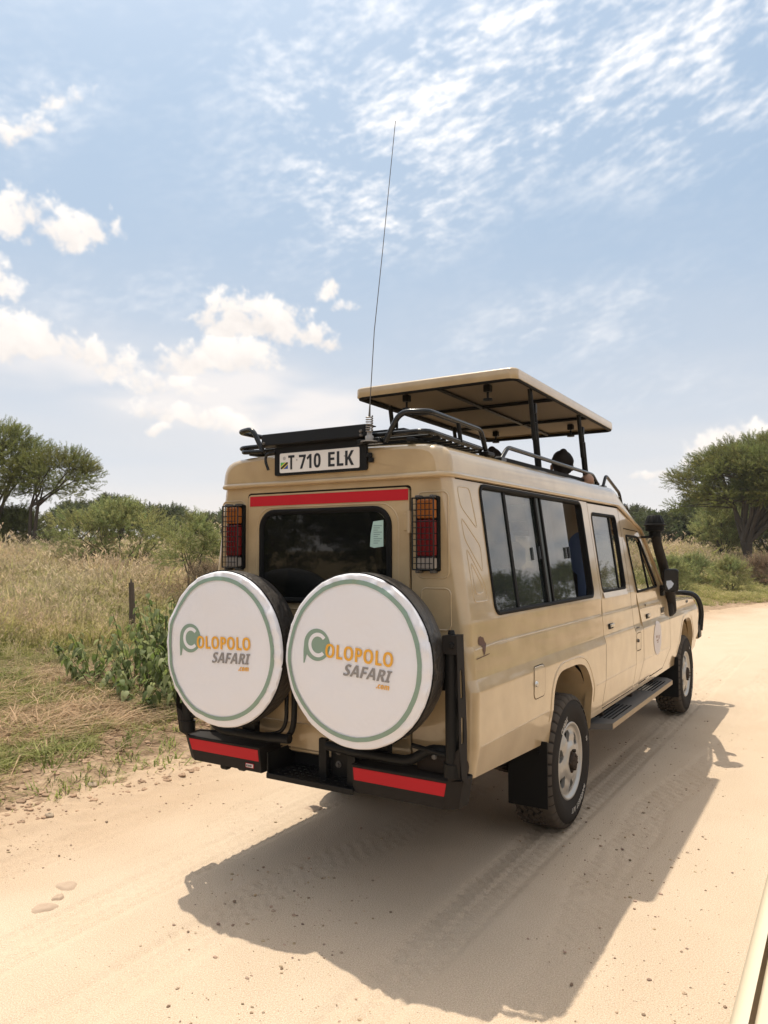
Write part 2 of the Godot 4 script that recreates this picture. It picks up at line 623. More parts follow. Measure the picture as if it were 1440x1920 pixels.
func grain(called: String, sz: int, freq: float, oct: int, sd: int, lo: Color, hi: Color) -> ImageTexture:
	var im := noise_image(sz, freq, oct, sd)
	im.convert(Image.FORMAT_RGB8)
	var d := im.get_data()
	for i in sz * sz:
		var k := d[i * 3] / 255.0
		k = clampf((k - 0.5) * 1.6 + 0.5, 0.0, 1.0)
		d[i * 3] = int(lerpf(lo.r, hi.r, k) * 255.0)
		d[i * 3 + 1] = int(lerpf(lo.g, hi.g, k) * 255.0)
		d[i * 3 + 2] = int(lerpf(lo.b, hi.b, k) * 255.0)
	return ImageTexture.create_from_image(Image.create_from_data(sz, sz, false, Image.FORMAT_RGB8, d))

func materials() -> void:
	var dirt := grain("dirt", 256, 0.02, 5, 4, Color(0.92, 0.91, 0.90), Color(1.0, 1.0, 1.0))
	var fine_bump := ImageTexture.create_from_image(noise_image(256, 0.12, 3, 9))
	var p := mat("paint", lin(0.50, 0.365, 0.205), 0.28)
	p.heightmap_enabled = true
	p.heightmap_texture = ImageTexture.create_from_image(noise_image(256, 0.012, 2, 77))
	p.heightmap_scale = 0.16
	p.clearcoat_enabled = true
	p.clearcoat = 1.0
	p.clearcoat_roughness = 0.03
	p.albedo_texture = dirt
	p.uv1_triplanar = true
	p.uv1_scale = Vector3(0.7, 0.7, 0.7)
	mat("paint_matt", lin(0.36, 0.26, 0.155), 0.62)
	var bl := mat("black_steel", lin(0.012, 0.0115, 0.011), 0.42, 0.0, 0.28)
	bl.heightmap_enabled = true
	bl.heightmap_texture = fine_bump
	bl.heightmap_scale = 0.04
	bl.uv1_triplanar = true
	bl.uv1_scale = Vector3(6, 6, 6)
	mat("dusty_black", lin(0.026, 0.022, 0.019), 0.7, 0.0, 0.24)
	mat("black_gloss", lin(0.012, 0.012, 0.012), 0.18, 0.0, 0.4)
	mat("black_rubber", lin(0.010, 0.0095, 0.009), 0.6, 0.0, 0.22)
	mat("gap", lin(0.006, 0.006, 0.006), 0.9, 0.0, 0.1)
	mat("grey_steel", lin(0.11, 0.10, 0.09), 0.5, 0.0, 0.3)
	mat("mullion", lin(0.05, 0.06, 0.058), 0.35)
	mat("bright_metal", lin(0.62, 0.60, 0.56), 0.3, 1.0)
	mat("aerial_metal", lin(0.30, 0.27, 0.24), 0.45, 0.6)
	mat("rim", lin(0.43, 0.41, 0.38), 0.4, 0.6)
	mat("rust", lin(0.055, 0.040, 0.030), 0.85, 0.0, 0.2)
	var ty := mat("tyre", lin(0.034, 0.029, 0.025), 0.85, 0.0, 0.2)
	ty.heightmap_enabled = true
	ty.heightmap_texture = fine_bump
	ty.heightmap_scale = 0.08
	ty.uv1_triplanar = true
	ty.uv1_scale = Vector3(4, 4, 4)
	mat("tread", lin(0.085, 0.070, 0.056), 0.9, 0.0, 0.2)
	mat("tyre_letter", lin(0.42, 0.38, 0.33), 0.8)
	mat("red_tape", lin(0.46, 0.010, 0.018), 0.5, 0.0, 0.35)
	mat("red_lens", lin(0.16, 0.006, 0.008), 0.2)
	mat("amber_lens", lin(0.36, 0.11, 0.02), 0.2)
	mat("clear_lens", lin(0.34, 0.29, 0.25), 0.2)
	mat("plate_white", lin(0.74, 0.70, 0.66), 0.45)
	mat("plate_black", lin(0.012, 0.012, 0.014), 0.45)
	mat("flag_green", lin(0.10, 0.42, 0.08), 0.5)
	mat("flag_blue", lin(0.02, 0.07, 0.32), 0.5)
	mat("flag_yellow", lin(0.75, 0.55, 0.06), 0.5)
	mat("emblem_grey", lin(0.42, 0.40, 0.38), 0.6)
	var cv := mat("cover_white", lin(0.80, 0.785, 0.81), 0.5)
	cv.heightmap_enabled = true
	cv.heightmap_texture = ImageTexture.create_from_image(noise_image(256, 0.02, 3, 31))
	cv.heightmap_scale = 0.22
	cv.uv1_triplanar = true
	cv.uv1_scale = Vector3(1.6, 1.6, 1.6)
	var vin := mat("cover_black", lin(0.042, 0.036, 0.031), 0.45, 0.0, 0.45)
	vin.heightmap_enabled = true
	vin.heightmap_texture = cv.heightmap_texture
	vin.heightmap_scale = 0.8
	vin.uv1_triplanar = true
	vin.uv1_scale = Vector3(3, 3, 3)
	mat("print_green", lin(0.235, 0.33, 0.26), 0.5)
	mat("print_orange", lin(0.80, 0.40, 0.045), 0.5)
	mat("print_grey", lin(0.27, 0.25, 0.24), 0.5)
	mat("sticker", lin(0.40, 0.56, 0.50), 0.5)
	mat("sticker_print", lin(0.16, 0.24, 0.23), 0.5)
	mat("emblem_white", lin(0.66, 0.60, 0.57), 0.5)
	mat("emblem_print", lin(0.30, 0.17, 0.13), 0.5)
	mat("decal_brown", lin(0.10, 0.045, 0.03), 0.6)
	mat("cloth_seat", lin(0.045, 0.042, 0.04), 0.9, 0.0, 0.2)
	mat("lining", lin(0.06, 0.052, 0.044), 0.9, 0.0, 0.2)
	mat("roof_lining", lin(0.17, 0.135, 0.10), 0.85)
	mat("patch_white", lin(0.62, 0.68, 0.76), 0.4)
	for g in [["side_glass", 0.03, 0.038, 0.036, 0.5], ["rear_glass", 0.006, 0.0065, 0.006, 0.85], ["clear_glass", 0.1, 0.12, 0.115, 0.12]]:
		var m := mat(g[0], lin(g[1], g[2], g[3], g[4]), 0.02, 0.0, 0.68 if g[0] == "side_glass" else 0.5)
		m.transparency = BaseMaterial3D.TRANSPARENCY_ALPHA
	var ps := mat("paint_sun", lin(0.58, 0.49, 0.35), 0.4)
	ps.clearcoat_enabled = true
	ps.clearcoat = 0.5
	mat("dung", lin(0.40, 0.295, 0.21), 0.95)
	mat("skin", lin(0.34, 0.19, 0.12), 0.6)
	mat("hair_dark", lin(0.02, 0.014, 0.011), 0.6, 0.0, 0.3)
	mat("shirt_tan", lin(0.30, 0.235, 0.16), 0.9)
	mat("shirt_grey", lin(0.12, 0.12, 0.13), 0.9)
	mat("denim", lin(0.10, 0.14, 0.24), 0.9)
	mat("bark", lin(0.075, 0.058, 0.044), 0.95)
	mat("dead_wood", lin(0.10, 0.075, 0.055), 0.95)
	# ground
	var soil := mat("soil", Color(1, 1, 1), 0.95, 0.0, 0.2)
	soil.vertex_color_use_as_albedo = true
	soil.albedo_texture = grain("soil", 512, 0.02, 6, 14, Color(0.78, 0.76, 0.74), Color(1.0, 1.0, 1.0))
	soil.uv1_triplanar = true
	soil.uv1_world_triplanar = true
	soil.uv1_scale = Vector3(0.45, 0.45, 0.45)
	soil.heightmap_enabled = true
	soil.heightmap_texture = ImageTexture.create_from_image(noise_image(512, 0.05, 5, 15))
	soil.heightmap_scale = 3.0
	var road := mat("sand", Color(1, 1, 1), 0.95, 0.0, 0.2)
	road.vertex_color_use_as_albedo = true
	road.albedo_texture = grain("sand", 1024, 0.22, 4, 24, Color(0.83, 0.81, 0.785), Color(1.0, 1.0, 1.0))
	road.uv1_triplanar = true
	road.uv1_world_triplanar = true
	road.uv1_scale = Vector3(0.6, 0.6, 0.6)
	road.heightmap_enabled = true
	road.heightmap_texture = ImageTexture.create_from_image(noise_image(1024, 0.2, 4, 25))
	road.heightmap_scale = 0.45
	for lf in ["grass", "leaf"]:
		var g := mat(lf, Color(1, 1, 1), 0.6 if lf == "leaf" else 0.75, 0.0, 0.4)
		g.vertex_color_use_as_albedo = true
		g.backlight_enabled = true
		g.backlight = Color(1.0, 1.0, 1.0)
	var st := mat("stone", lin(0.36, 0.28, 0.2), 0.95, 0.0, 0.2)
	st.vertex_color_use_as_albedo = true

# ---------------------------------------------------------------- ground and track
var gn := FastNoiseLite.new()
var gf := FastNoiseLite.new()

func road_left(z: float) -> float:
	var k := minf(z + 4.0, 0.0)
	if k < -50.0:
		return -2.3 + 0.0068 * 2500.0 + (-50.0 - k) * 0.68
	return -2.3 + 0.0068 * k * k

const ROAD_W := 7.2

# how far outside the track (metres; negative on it)
func off_road(x: float, z: float) -> float:
	var l := road_left(z)
	return maxf(l - x, x - l - ROAD_W)

func ground_y(x: float, z: float) -> float:
	var o := off_road(x, z)
	var w := gn.get_noise_2d(x * 2.0, z * 2.0)
	if o < 0.0:
		return -0.10 * smoothstep(0.05, -0.45, o) + 0.02 * w
	var far := 1.25 if x < road_left(z) else 0.5
	return 0.085 * smoothstep(-0.1, 0.9, o) + far * smoothstep(1.0, 19.0, o) + w * 0.05 * smoothstep(0.0, 1.0, o) + gf.get_noise_2d(x * 3.0, z * 3.0) * 0.022

func tread(x: float, z: float, cx: float, w: float, strength: float) -> float:
	var u := (x - cx) / w
	if absf(u) > 0.62:
		return 0.0
	var edge := smoothstep(0.6, 0.46, absf(u))
	var row := floorf((u + 0.5) * 5.0)
	var fu := fposmod((u + 0.5) * 5.0, 1.0)
	var fz := fposmod(z / 0.075 + row * 0.5 + 0.18 * sin(u * 19.0), 1.0)
	var block := smoothstep(0.05, 0.18, fu) * smoothstep(0.95, 0.82, fu) * smoothstep(0.04, 0.2, fz) * smoothstep(0.96, 0.8, fz)
	return 1.1 * strength * edge * (-0.3 - 0.7 * block)

func road_y(x: float, z: float) -> float:
	var o := off_road(x, z)
	var y := gn.get_noise_2d(x * 1.6, z * 0.7) * 0.020 + gf.get_noise_2d(x * 5.0, z * 2.2) * 0.0022
	var m := clampf(0.75 + 1.2 * gn.get_noise_2d(x * 2.0 + 50.0, z * 1.2), 0.15, 1.0)
	if z > -9.0:
		var wob := gn.get_noise_2d(3.0, z * 1.5) * 0.25
		y += tread(x, z, -1.55 + wob, 0.26, 0.011 * m)
		y += tread(x, z + 0.03, -0.95 - wob, 0.26, 0.009 * (1.0 - m * 0.6))
		y += tread(x, z, -0.15 + wob * 1.4, 0.26, 0.012 * m)
		y += tread(x, z, 0.78, 0.27, 0.015 * (0.4 + 0.6 * m))
		y += tread(x, z + 0.02, 1.32 - wob, 0.26, 0.010 * m)
		y += tread(x, z, 2.2 + wob, 0.26, 0.012 * (1.0 - m * 0.5))
		y += tread(x, z, -0.74, 0.27, 0.013 * m)
	y += 0.035 * smoothstep(-0.9, -0.15, o) * (0.6 + gf.get_noise_2d(x * 5.0, z * 5.0))
	return y - 0.14 * smoothstep(-0.02, 0.5, o + 0.25 * gf.get_noise_2d(x * 3.0, z * 3.0))

# an indexed surface over a lattice of points with colours
func lattice(rows: int, cols: int, where: Callable, paint: Callable, m: Material) -> ArrayMesh:
	var v := PackedVector3Array()
	var n := PackedVector3Array()
	var c := PackedColorArray()
	var ix := PackedInt32Array()
	v.resize(rows * cols)
	n.resize(rows * cols)
	c.resize(rows * cols)
	for i in rows:
		for j in cols:
			var p: Vector3 = where.call(i, j)
			v[i * cols + j] = p
			c[i * cols + j] = paint.call(p)
	ix.resize((rows - 1) * (cols - 1) * 6)
	var at := 0
	for i in rows:
		for j in cols:
			var a := v[mini(i + 1, rows - 1) * cols + j] - v[maxi(i - 1, 0) * cols + j]
			var b := v[i * cols + mini(j + 1, cols - 1)] - v[i * cols + maxi(j - 1, 0)]
			var q := a.cross(b).normalized()
			n[i * cols + j] = q if q.y > 0.0 else -q
			if i < rows - 1 and j < cols - 1:
				var k := i * cols + j
				var up := (v[k + cols] - v[k]).cross(v[k + 1] - v[k]).y > 0.0
				# clockwise seen from above
				var t := [k, k + 1, k + cols, k + 1, k + cols + 1, k + cols] if up else [k, k + cols, k + 1, k + 1, k + cols, k + cols + 1]
				for q2 in 6:
					ix[at + q2] = t[q2]
				at += 6
	var arr := []
	arr.resize(Mesh.ARRAY_MAX)
	arr[Mesh.ARRAY_VERTEX] = v
	arr[Mesh.ARRAY_NORMAL] = n
	arr[Mesh.ARRAY_COLOR] = c
	arr[Mesh.ARRAY_INDEX] = ix
	var am := ArrayMesh.new()
	am.add_surface_from_arrays(Mesh.PRIMITIVE_TRIANGLES, arr)
	am.surface_set_material(0, m)
	return am

func soil_tone(p: Vector3) -> Color:
	var o := off_road(p.x, p.z)
	var k := clampf(0.5 + gn.get_noise_2d(p.x * 1.7, p.z * 1.7) + 0.5 * gf.get_noise_2d(p.x * 5.0, p.z * 5.0), 0.0, 1.0)
	var c := Color(0.25, 0.17, 0.11).lerp(Color(0.33, 0.24, 0.155), k)
	c = c.lerp(Color(0.24, 0.20, 0.095), 0.55 * smoothstep(3.0, 10.0, o))
	return c.lerp(Color(0.43, 0.31, 0.21), smoothstep(1.0, -0.2, o + gn.get_noise_2d(p.x * 4.0, p.z * 4.0) * 1.2))

func sand_tone(p: Vector3) -> Color:
	var o := off_road(p.x, p.z)
	var k := clampf(0.5 + 0.9 * gn.get_noise_2d(p.x * 0.9, p.z * 0.5) + 0.4 * gf.get_noise_2d(p.x * 3.0, p.z * 2.0), 0.0, 1.0)
	var c := Color(0.575, 0.455, 0.335).lerp(Color(0.65, 0.525, 0.40), k)
	return c.lerp(Color(0.51, 0.38, 0.265), smoothstep(-1.3, -0.1, o + 0.5 * gn.get_noise_2d(p.x * 3.0, p.z * 3.0)))

func build_ground() -> void:
	gn.noise_type = FastNoiseLite.TYPE_SIMPLEX_SMOOTH
	gn.seed = 41
	gn.frequency = 0.16
	gn.fractal_octaves = 3
	gf.noise_type = FastNoiseLite.TYPE_SIMPLEX_SMOOTH
	gf.seed = 42
	gf.frequency = 0.6
	gf.fractal_octaves = 4
	var eye := Vector2(2.38, 4.68)
	var radii := PackedFloat32Array()
	var r := 0.6
	while r < 700.0:
		radii.append(r)
		r *= 1.022 if r > 3.0 and r < 16.0 else 1.06
	# finer where the left bank is in view
	var angles := PackedFloat32Array()
	var a := -180.0
	while a < 180.0:
		angles.append(deg_to_rad(a))
		a += 0.32 if a > -68.0 and a < -2.0 else 2.6
	angles.append(PI)
	var g := put("ground", lattice(radii.size(), angles.size(), func(i, j):
		var x: float = eye.x + radii[i] * sin(angles[j])
		var z: float = eye.y - radii[i] * cos(angles[j])
		return Vector3(x, ground_y(x, z), z), soil_tone, M.soil), self)
	kind(g, "structure", "brown soil of the savannah beside the sandy track", "ground")

func build_road() -> void:
	var zs := PackedFloat32Array()
	var z := 5.2
	var d := 0.02
	while z > -110.0:
		zs.append(z)
		if z < -2.0:
			d *= 1.022
		z -= d
	zs.append(-111.0)
	var cols := 400
	var o := put("road", lattice(zs.size(), cols, func(i, j):
		var x: float = road_left(zs[i]) - 0.55 + 0.0207 * j
		return Vector3(x, road_y(x, zs[i]), zs[i]), sand_tone, M.sand), self)
	kind(o, "structure", "pale sandy dirt track with tyre tread marks", "road")
	# the track behind the camera, out of view
	var b := put("road", lattice(40, 30, func(i, j):
		var x2: float = -2.85 + 0.285 * j
		var z2: float = 5.2 + i * 0.8
		return Vector3(x2, road_y(x2, z2) - 0.002 * minf(i, 1.0), z2), sand_tone, M.sand), self)
	kind(b, "structure", "pale sandy dirt track continuing behind the viewer", "road")

# ---------------------------------------------------------------- plants
func spot(az: float, r: float) -> Vector3:
	var a := deg_to_rad(az)
	var x := 2.38 + r * sin(a)
	var z := 4.68 - r * cos(a)
	return Vector3(x, ground_y(x, z), z)

# a small spray of slender leaflets round a stalk, one metre long
func spray(sd: int, count: int, leaf: float, width: float, dark: Color, light: Color) -> ArrayMesh:
	var r := RandomNumberGenerator.new()
	r.seed = sd
	var b := mb()
	b.tint = Color(0.10, 0.075, 0.05)
	var tip := Vector3(r.randf_range(-0.12, 0.12), 1.0, r.randf_range(-0.12, 0.12))
	b.tube(PackedVector3Array([Vector3.ZERO, Vector3(0.03, 0.5, 0.02), tip]), 0.014, 3, false, 0.004, false)
	for i in count:
		var t := 0.12 + 0.88 * (i + r.randf()) / count
		var at := Vector3(0.03, 0.5, 0.02) * (1.0 - absf(2.0 * t - 1.0)) + tip * t * t
		at.y = t
		var a := r.randf() * TAU
		var d := Vector3(cos(a), r.randf_range(-0.15, 0.9), sin(a)).normalized()
		var s := d.cross(Vector3(r.randf() - 0.5, r.randf() - 0.5, r.randf() - 0.5)).normalized()
		var l := leaf * r.randf_range(0.6, 1.25)
		b.tint = dark.lerp(light, r.randf())
		var m := at + d * l * 0.5
		b.flat(at, m + s * width, at + d * l)
		b.flat(at, at + d * l, m - s * width)
	return b.mesh(M.leaf)

func scatter(called: String, m: Mesh, where: Array, tints: Array, parent: Node) -> MultiMeshInstance3D:
	var mm := MultiMesh.new()
	mm.transform_format = MultiMesh.TRANSFORM_3D
	mm.use_colors = true
	mm.mesh = m
	mm.instance_count = where.size()
	for i in where.size():
		var t: Transform3D = where[i]
		var c: Color = tints[i]
		mm.set_instance_transform(i, t)
		mm.set_instance_color(i, c)
	var o := MultiMeshInstance3D.new()
	o.multimesh = mm
	named(o, called, parent)
	o.set_meta("kind", "stuff")
	return o

func facing(dir: Vector3, r: RandomNumberGenerator) -> Basis:
	var y := dir.normalized()
	var x := y.cross(Vector3(r.randf() - 0.5, r.randf() - 0.5, r.randf() - 0.5)).normalized()
	return Basis(x, y, x.cross(y))

var sprays := {}

# trunk, limbs and a crown of sprays; c = crown centre relative to the foot
func tree(called: String, label: String, category: String, group: String, at: Vector3, p: Dictionary) -> Node3D:
	var T := thing(called, label, category, at, group)
	var r := RandomNumberGenerator.new()
	r.seed = p.seed
	var c: Vector3 = p.centre
	var R: float = p.radius
	var H: float = p.thick
	var umb: float = p.get("umbrella", 0.0)
	var b := mb()
	var stems: int = p.get("stems", 1)
	var tr: float = p.trunk
	var limbs := []
	var joints := []
	for s in stems:
		var foot := Vector3(r.randf_range(-1, 1), 0, r.randf_range(-1, 1)) * tr * 1.6 * (1 if stems > 1 else 0)
		var fork: Vector3 = Vector3(c.x * 0.45, 0, c.z * 0.45) * p.get("fork", 0.4) + Vector3(0, (c.y - H * 0.3) * p.get("fork", 0.4), 0) + foot * 2.0
		var mid := foot.lerp(fork, 0.5) + Vector3(r.randf_range(-1, 1), 0, r.randf_range(-1, 1)) * tr * 0.8
		var trunk := PackedVector3Array([foot + Vector3(0, -0.3, 0), foot + Vector3(0, 0.12, 0), mid, fork])
		b.tube(trunk, tr * 1.15, 9, false, tr * 0.72)
		var nl: int = p.limbs
		for k in nl:
			var a := TAU * (k + r.randf_range(-0.3, 0.3)) / nl + s
			var rad := R * r.randf_range(0.35, 0.62)
			var e := c + Vector3(cos(a) * rad, r.randf_range(-0.25, 0.12) * H - umb * 0.35 * (rad / R) * (rad / R), sin(a) * rad)
			var m1: Vector3 = fork.lerp(e, 0.4) + Vector3(0, -0.06 * R * r.randf(), 0) + Vector3(r.randf_range(-1, 1), 0, r.randf_range(-1, 1)) * 0.06 * R
			var m2: Vector3 = fork.lerp(e, 0.72) + Vector3(r.randf_range(-1, 1), r.randf_range(-0.4, 0.6), r.randf_range(-1, 1)) * 0.05 * R
			var path := PackedVector3Array([fork, m1, m2, e])
			b.tube(path, tr * 0.55, 7, false, tr * 0.22)
			limbs.append(path)
			for q in [m1, m2, e, m1.lerp(m2, 0.5), m2.lerp(e, 0.5)]:
				joints.append(q)
	var where := []
	var tints := []
	var ends: int = p.ends
	var per: int = p.per
	var sz: float = p.spray
	for i in ends:
		var a := r.randf() * TAU
		var u := sqrt(r.randf())
		var hh := r.randf()
		hh = 1.0 - hh * hh * (1.0 if umb > 0.0 else 0.85)
		var rr := u * R * (sqrt(maxf(0.05, 1.0 - pow(absf(2.0 * hh - 1.0), 2.4))) if umb == 0.0 else 1.0) * (1.0 + 0.14 * sin(a * 3.0 + p.seed) + 0.08 * sin(a * 7.0))
		var y := (hh - 0.5) * H
		if umb > 0.0:
			y = (hh - 0.5) * H * (1.0 - 0.55 * u * u) - umb * u * u
		var e := c + Vector3(cos(a) * rr, y, sin(a) * rr)
		var best: Vector3 = joints[0]
		for q: Vector3 in joints:
			if q.distance_squared_to(e) + maxf(0.0, q.y - e.y) * 3.0 < best.distance_squared_to(e) + maxf(0.0, best.y - e.y) * 3.0:
				best = q
		var mid := best.lerp(e, 0.55) + Vector3(r.randf_range(-1, 1), r.randf_range(-0.2, 0.8), r.randf_range(-1, 1)) * 0.1 * best.distance_to(e)
		b.tube(PackedVector3Array([best, mid, e]), tr * 0.16, 4, false, tr * 0.05, false)
		var tone := r.randf_range(0.72, 1.18)
		var warm := r.randf_range(0.9, 1.15)
		var cl: float = p.clump
		for k in per:
			var d := Vector3(r.randfn(), r.randfn() * 0.75 + 0.25, r.randfn()).normalized()
			var q := e + d * cl * pow(r.randf(), 0.6)
			var out := (d + (e - c).normalized() * 0.6 + Vector3(0, 0.5, 0)).normalized()
			where.append(Transform3D(facing(out, r).scaled(Vector3.ONE * sz * r.randf_range(0.65, 1.3)), q))
			var j := tone * r.randf_range(0.88, 1.12)
			tints.append(Color(j * warm, j, j * 0.95))
	part("trunk", b, p.get("bark", M.bark), T)
	scatter("crown", sprays[p.leaf], where, tints, T)
	return T

func blades(sd: int, count: int, h: float, w: float, spread: float, droop: float, heads: float, base: Color, tip: Color, head: Color) -> ArrayMesh:
	var r := RandomNumberGenerator.new()
	r.seed = sd
	var b := mb()
	for i in count:
		var a := r.randf() * TAU
		var d := Vector3(cos(a), 0, sin(a))
		var s := Vector3(-sin(a), 0, cos(a)).rotated(Vector3.UP, r.randf_range(-0.8, 0.8)) * w * r.randf_range(0.7, 1.3)
		var f := d * spread * 0.4 * r.randf() + Vector3(r.randf_range(-1, 1), 0, r.randf_range(-1, 1)) * spread * 0.35
		var l := h * r.randf_range(0.55, 1.15)
		var lean := spread * r.randf_range(0.2, 1.0)
		var m := f + Vector3(0, l * 0.55, 0) + d * lean * 0.45
		var t := f + Vector3(0, l * (1.0 - droop * r.randf()), 0) + d * lean * 1.15
		var k := r.randf()
		b.tint = base.lerp(tip, k * 0.6)
		b.quad(f - s, f + s, m + s * 0.8, m - s * 0.8)
		b.tint = base.lerp(tip, 0.4 + 0.6 * k)
		b.flat(m - s * 0.8, m + s * 0.8, t)
		if r.randf() < heads:
			b.tint = head
			for q in 3:
				var p := t.lerp(m, 0.12 * q)
				var o := Vector3(r.randf_range(-1, 1), r.randf_range(0.3, 1.4), r.randf_range(-1, 1)).normalized()
				b.flat(p, p + o * 0.045 + s * 1.4, p + o * 0.07)
				b.flat(p, p + o * 0.07, p + o * 0.045 - s * 1.4)
	return b.mesh(M.grass)

func build_vegetation() -> void:
	sprays.fine = spray(1, 46, 0.17, 0.022, Color(0.15, 0.17, 0.045), Color(0.26, 0.275, 0.085))
	sprays.olive = spray(2, 40, 0.20, 0.028, Color(0.09, 0.105, 0.035), Color(0.16, 0.175, 0.06))
	sprays.pale = spray(3, 40, 0.20, 0.024, Color(0.24, 0.27, 0.095), Color(0.40, 0.42, 0.18))
	sprays.far = spray(4, 34, 0.30, 0.055, Color(0.085, 0.10, 0.04), Color(0.14, 0.155, 0.065))
	sprays.dry = spray(5, 30, 0.24, 0.012, Color(0.20, 0.14, 0.09), Color(0.34, 0.25, 0.16))
	# --- trees on the left
	tree("acacia_tree", "tall dense acacia cut by the left edge of the photo", "tree", "", spot(-58.9, 30.0), {"seed": 3, "centre": Vector3(-0.45, 3.75, 0), "radius": 1.75, "thick": 2.4, "umbrella": 0.6, "trunk": 0.11, "stems": 3, "limbs": 5, "fork": 0.42, "ends": 110, "per": 36, "clump": 0.45, "spray": 0.28, "leaf": "fine"})
	tree("acacia_tree", "acacia with two dark stems leaning to the right, second from the left edge", "tree", "", spot(-56.7, 29.0), {"seed": 8, "centre": Vector3(0.72, 3.15, -0.45), "radius": 1.35, "thick": 1.5, "umbrella": 0.6, "trunk": 0.075, "stems": 2, "limbs": 4, "fork": 0.72, "ends": 66, "per": 34, "clump": 0.36, "spray": 0.25, "leaf": "fine"})
	tree("thorn_bush", "dark low thorn bush at the foot of the left acacias", "bush", "", spot(-57.6, 31.0), {"seed": 12, "centre": Vector3(0, 0.8, 0), "radius": 1.5, "thick": 1.4, "trunk": 0.05, "stems": 3, "limbs": 4, "ends": 60, "per": 26, "clump": 0.45, "spray": 0.34, "leaf": "olive"})
	tree("thorn_bush", "broad pale green thorn bush left of the vehicle, the widest one", "bush", "", spot(-51.2, 22.0), {"seed": 15, "centre": Vector3(0, 0.95, 0), "radius": 1.5, "thick": 1.75, "trunk": 0.045, "stems": 3, "limbs": 5, "fork": 0.25, "ends": 110, "per": 20, "clump": 0.26, "spray": 0.24, "leaf": "pale"})
	tree("thorn_bush", "pale green bush on a thin stem just left of the vehicle", "bush", "", spot(-46.0, 17.0), {"seed": 19, "centre": Vector3(0, 1.45, 0), "radius": 0.62, "thick": 0.95, "umbrella": 0.25, "trunk": 0.03, "stems": 2, "limbs": 4, "fork": 0.6, "ends": 64, "per": 18, "clump": 0.18, "spray": 0.17, "leaf": "pale"})
	tree("thorn_bush", "small grey dry bush under the thin-stemmed bush beside the vehicle", "bush", "", spot(-45.0, 15.6), {"seed": 20, "centre": Vector3(0, 0.6, 0), "radius": 0.5, "thick": 0.6, "trunk": 0.02, "stems": 2, "limbs": 4, "fork": 0.3, "ends": 30, "per": 14, "clump": 0.2, "spray": 0.22, "leaf": "dry"})
	# --- the far row of umbrella trees
	var far := [[-62.5, 66.0, 5.6, 3.4], [-54.0, 74.0, 5.0, 2.6], [-51.6, 70.0, 5.4, 3.0], [-49.3, 78.0, 5.2, 2.6], [-47.6, 72.0, 4.7, 2.4], [-45.6, 68.0, 4.2, 2.8], [-42.5, 74.0, 4.9, 3.0], [-38.0, 70.0, 5.2, 3.2], [-33.0, 76.0, 5.0, 3.0], [-28.0, 72.0, 5.4, 3.4], [-22.5, 78.0, 5.2, 3.2], [-17.5, 74.0, 4.8, 3.0], [-13.6, 80.0, 5.0, 3.0]]
	var far_names := ["beyond the left edge", "first dark crown right of the left acacias", "rounded dark crown behind the broad pale bush", "crown peeping over the broad pale bush's right shoulder", "crown between the two pale bushes", "low wide crown right above the thin-stemmed bush", "crown hidden behind the vehicle's rear", "crown behind the vehicle's rear window", "crown behind the vehicle's middle", "crown seen through the open side window", "crown seen through the cabin", "crown behind the cab", "crown left of the air intake"]
	for i in far.size():
		var q: Array = far[i]
		tree("umbrella_tree", "dark far umbrella tree, " + far_names[i], "tree", "dark umbrella trees along the horizon", spot(q[0], q[1]), {"seed": 100 + i, "centre": Vector3(0, q[2] - 1.5, 0), "radius": q[3] * 0.9, "thick": 1.5, "umbrella": 0.9, "trunk": 0.14, "limbs": 5, "fork": 0.5, "ends": 54, "per": 22, "clump": 0.55, "spray": 0.5, "leaf": "far"})
	# undergrowth that closes the gap under those crowns
	for i in 12:
		var az := -60.0 + 4.6 * i
		tree("thicket", "dark thicket under the far umbrella trees, number %s from the left" % ["one", "two", "three", "four", "five", "six", "seven", "eight", "nine", "ten", "eleven", "twelve"][i], "bush", "dark thickets along the horizon", spot(az, 82.0), {"seed": 140 + i, "centre": Vector3(0, 0.7, 0), "radius": 3.4, "thick": 1.5, "trunk": 0.06, "stems": 2, "limbs": 4, "fork": 0.3, "ends": 46, "per": 16, "clump": 0.6, "spray": 0.6, "leaf": "far"})
	# --- right of the vehicle
	tree("acacia_tree", "big spreading umbrella acacia at the right edge of the photo", "tree", "", spot(-5.5, 45.0), {"seed": 31, "centre": Vector3(0.9, 5.5, 0), "radius": 4.15, "thick": 3.3, "umbrella": 1.35, "trunk": 0.24, "stems": 2, "limbs": 9, "fork": 0.34, "ends": 400, "per": 50, "clump": 0.48, "spray": 0.36, "leaf": "fine"})
	tree("thorn_bush", "light olive bush under the left side of the big umbrella acacia", "bush", "", spot(-7.7, 50.0), {"seed": 33, "centre": Vector3(0, 1.7, 0), "radius": 1.5, "thick": 3.0, "trunk": 0.07, "stems": 3, "limbs": 5, "fork": 0.3, "ends": 70, "per": 26, "clump": 0.45, "spray": 0.45, "leaf": "pale"})
	tree("thorn_bush", "olive bush behind the trunk of the big umbrella acacia", "bush", "", spot(-4.6, 52.0), {"seed": 34, "centre": Vector3(0, 1.5, 0), "radius": 2.2, "thick": 2.6, "trunk": 0.07, "stems": 3, "limbs": 5, "fork": 0.3, "ends": 70, "per": 24, "clump": 0.5, "spray": 0.45, "leaf": "olive"})
	var dark_names := ["dark round tree behind the air intake", "dark tree right of the air intake with pale sky gaps", "tallest dark tree behind the big acacia's left limbs", "dark tree behind the big acacia's trunk"]
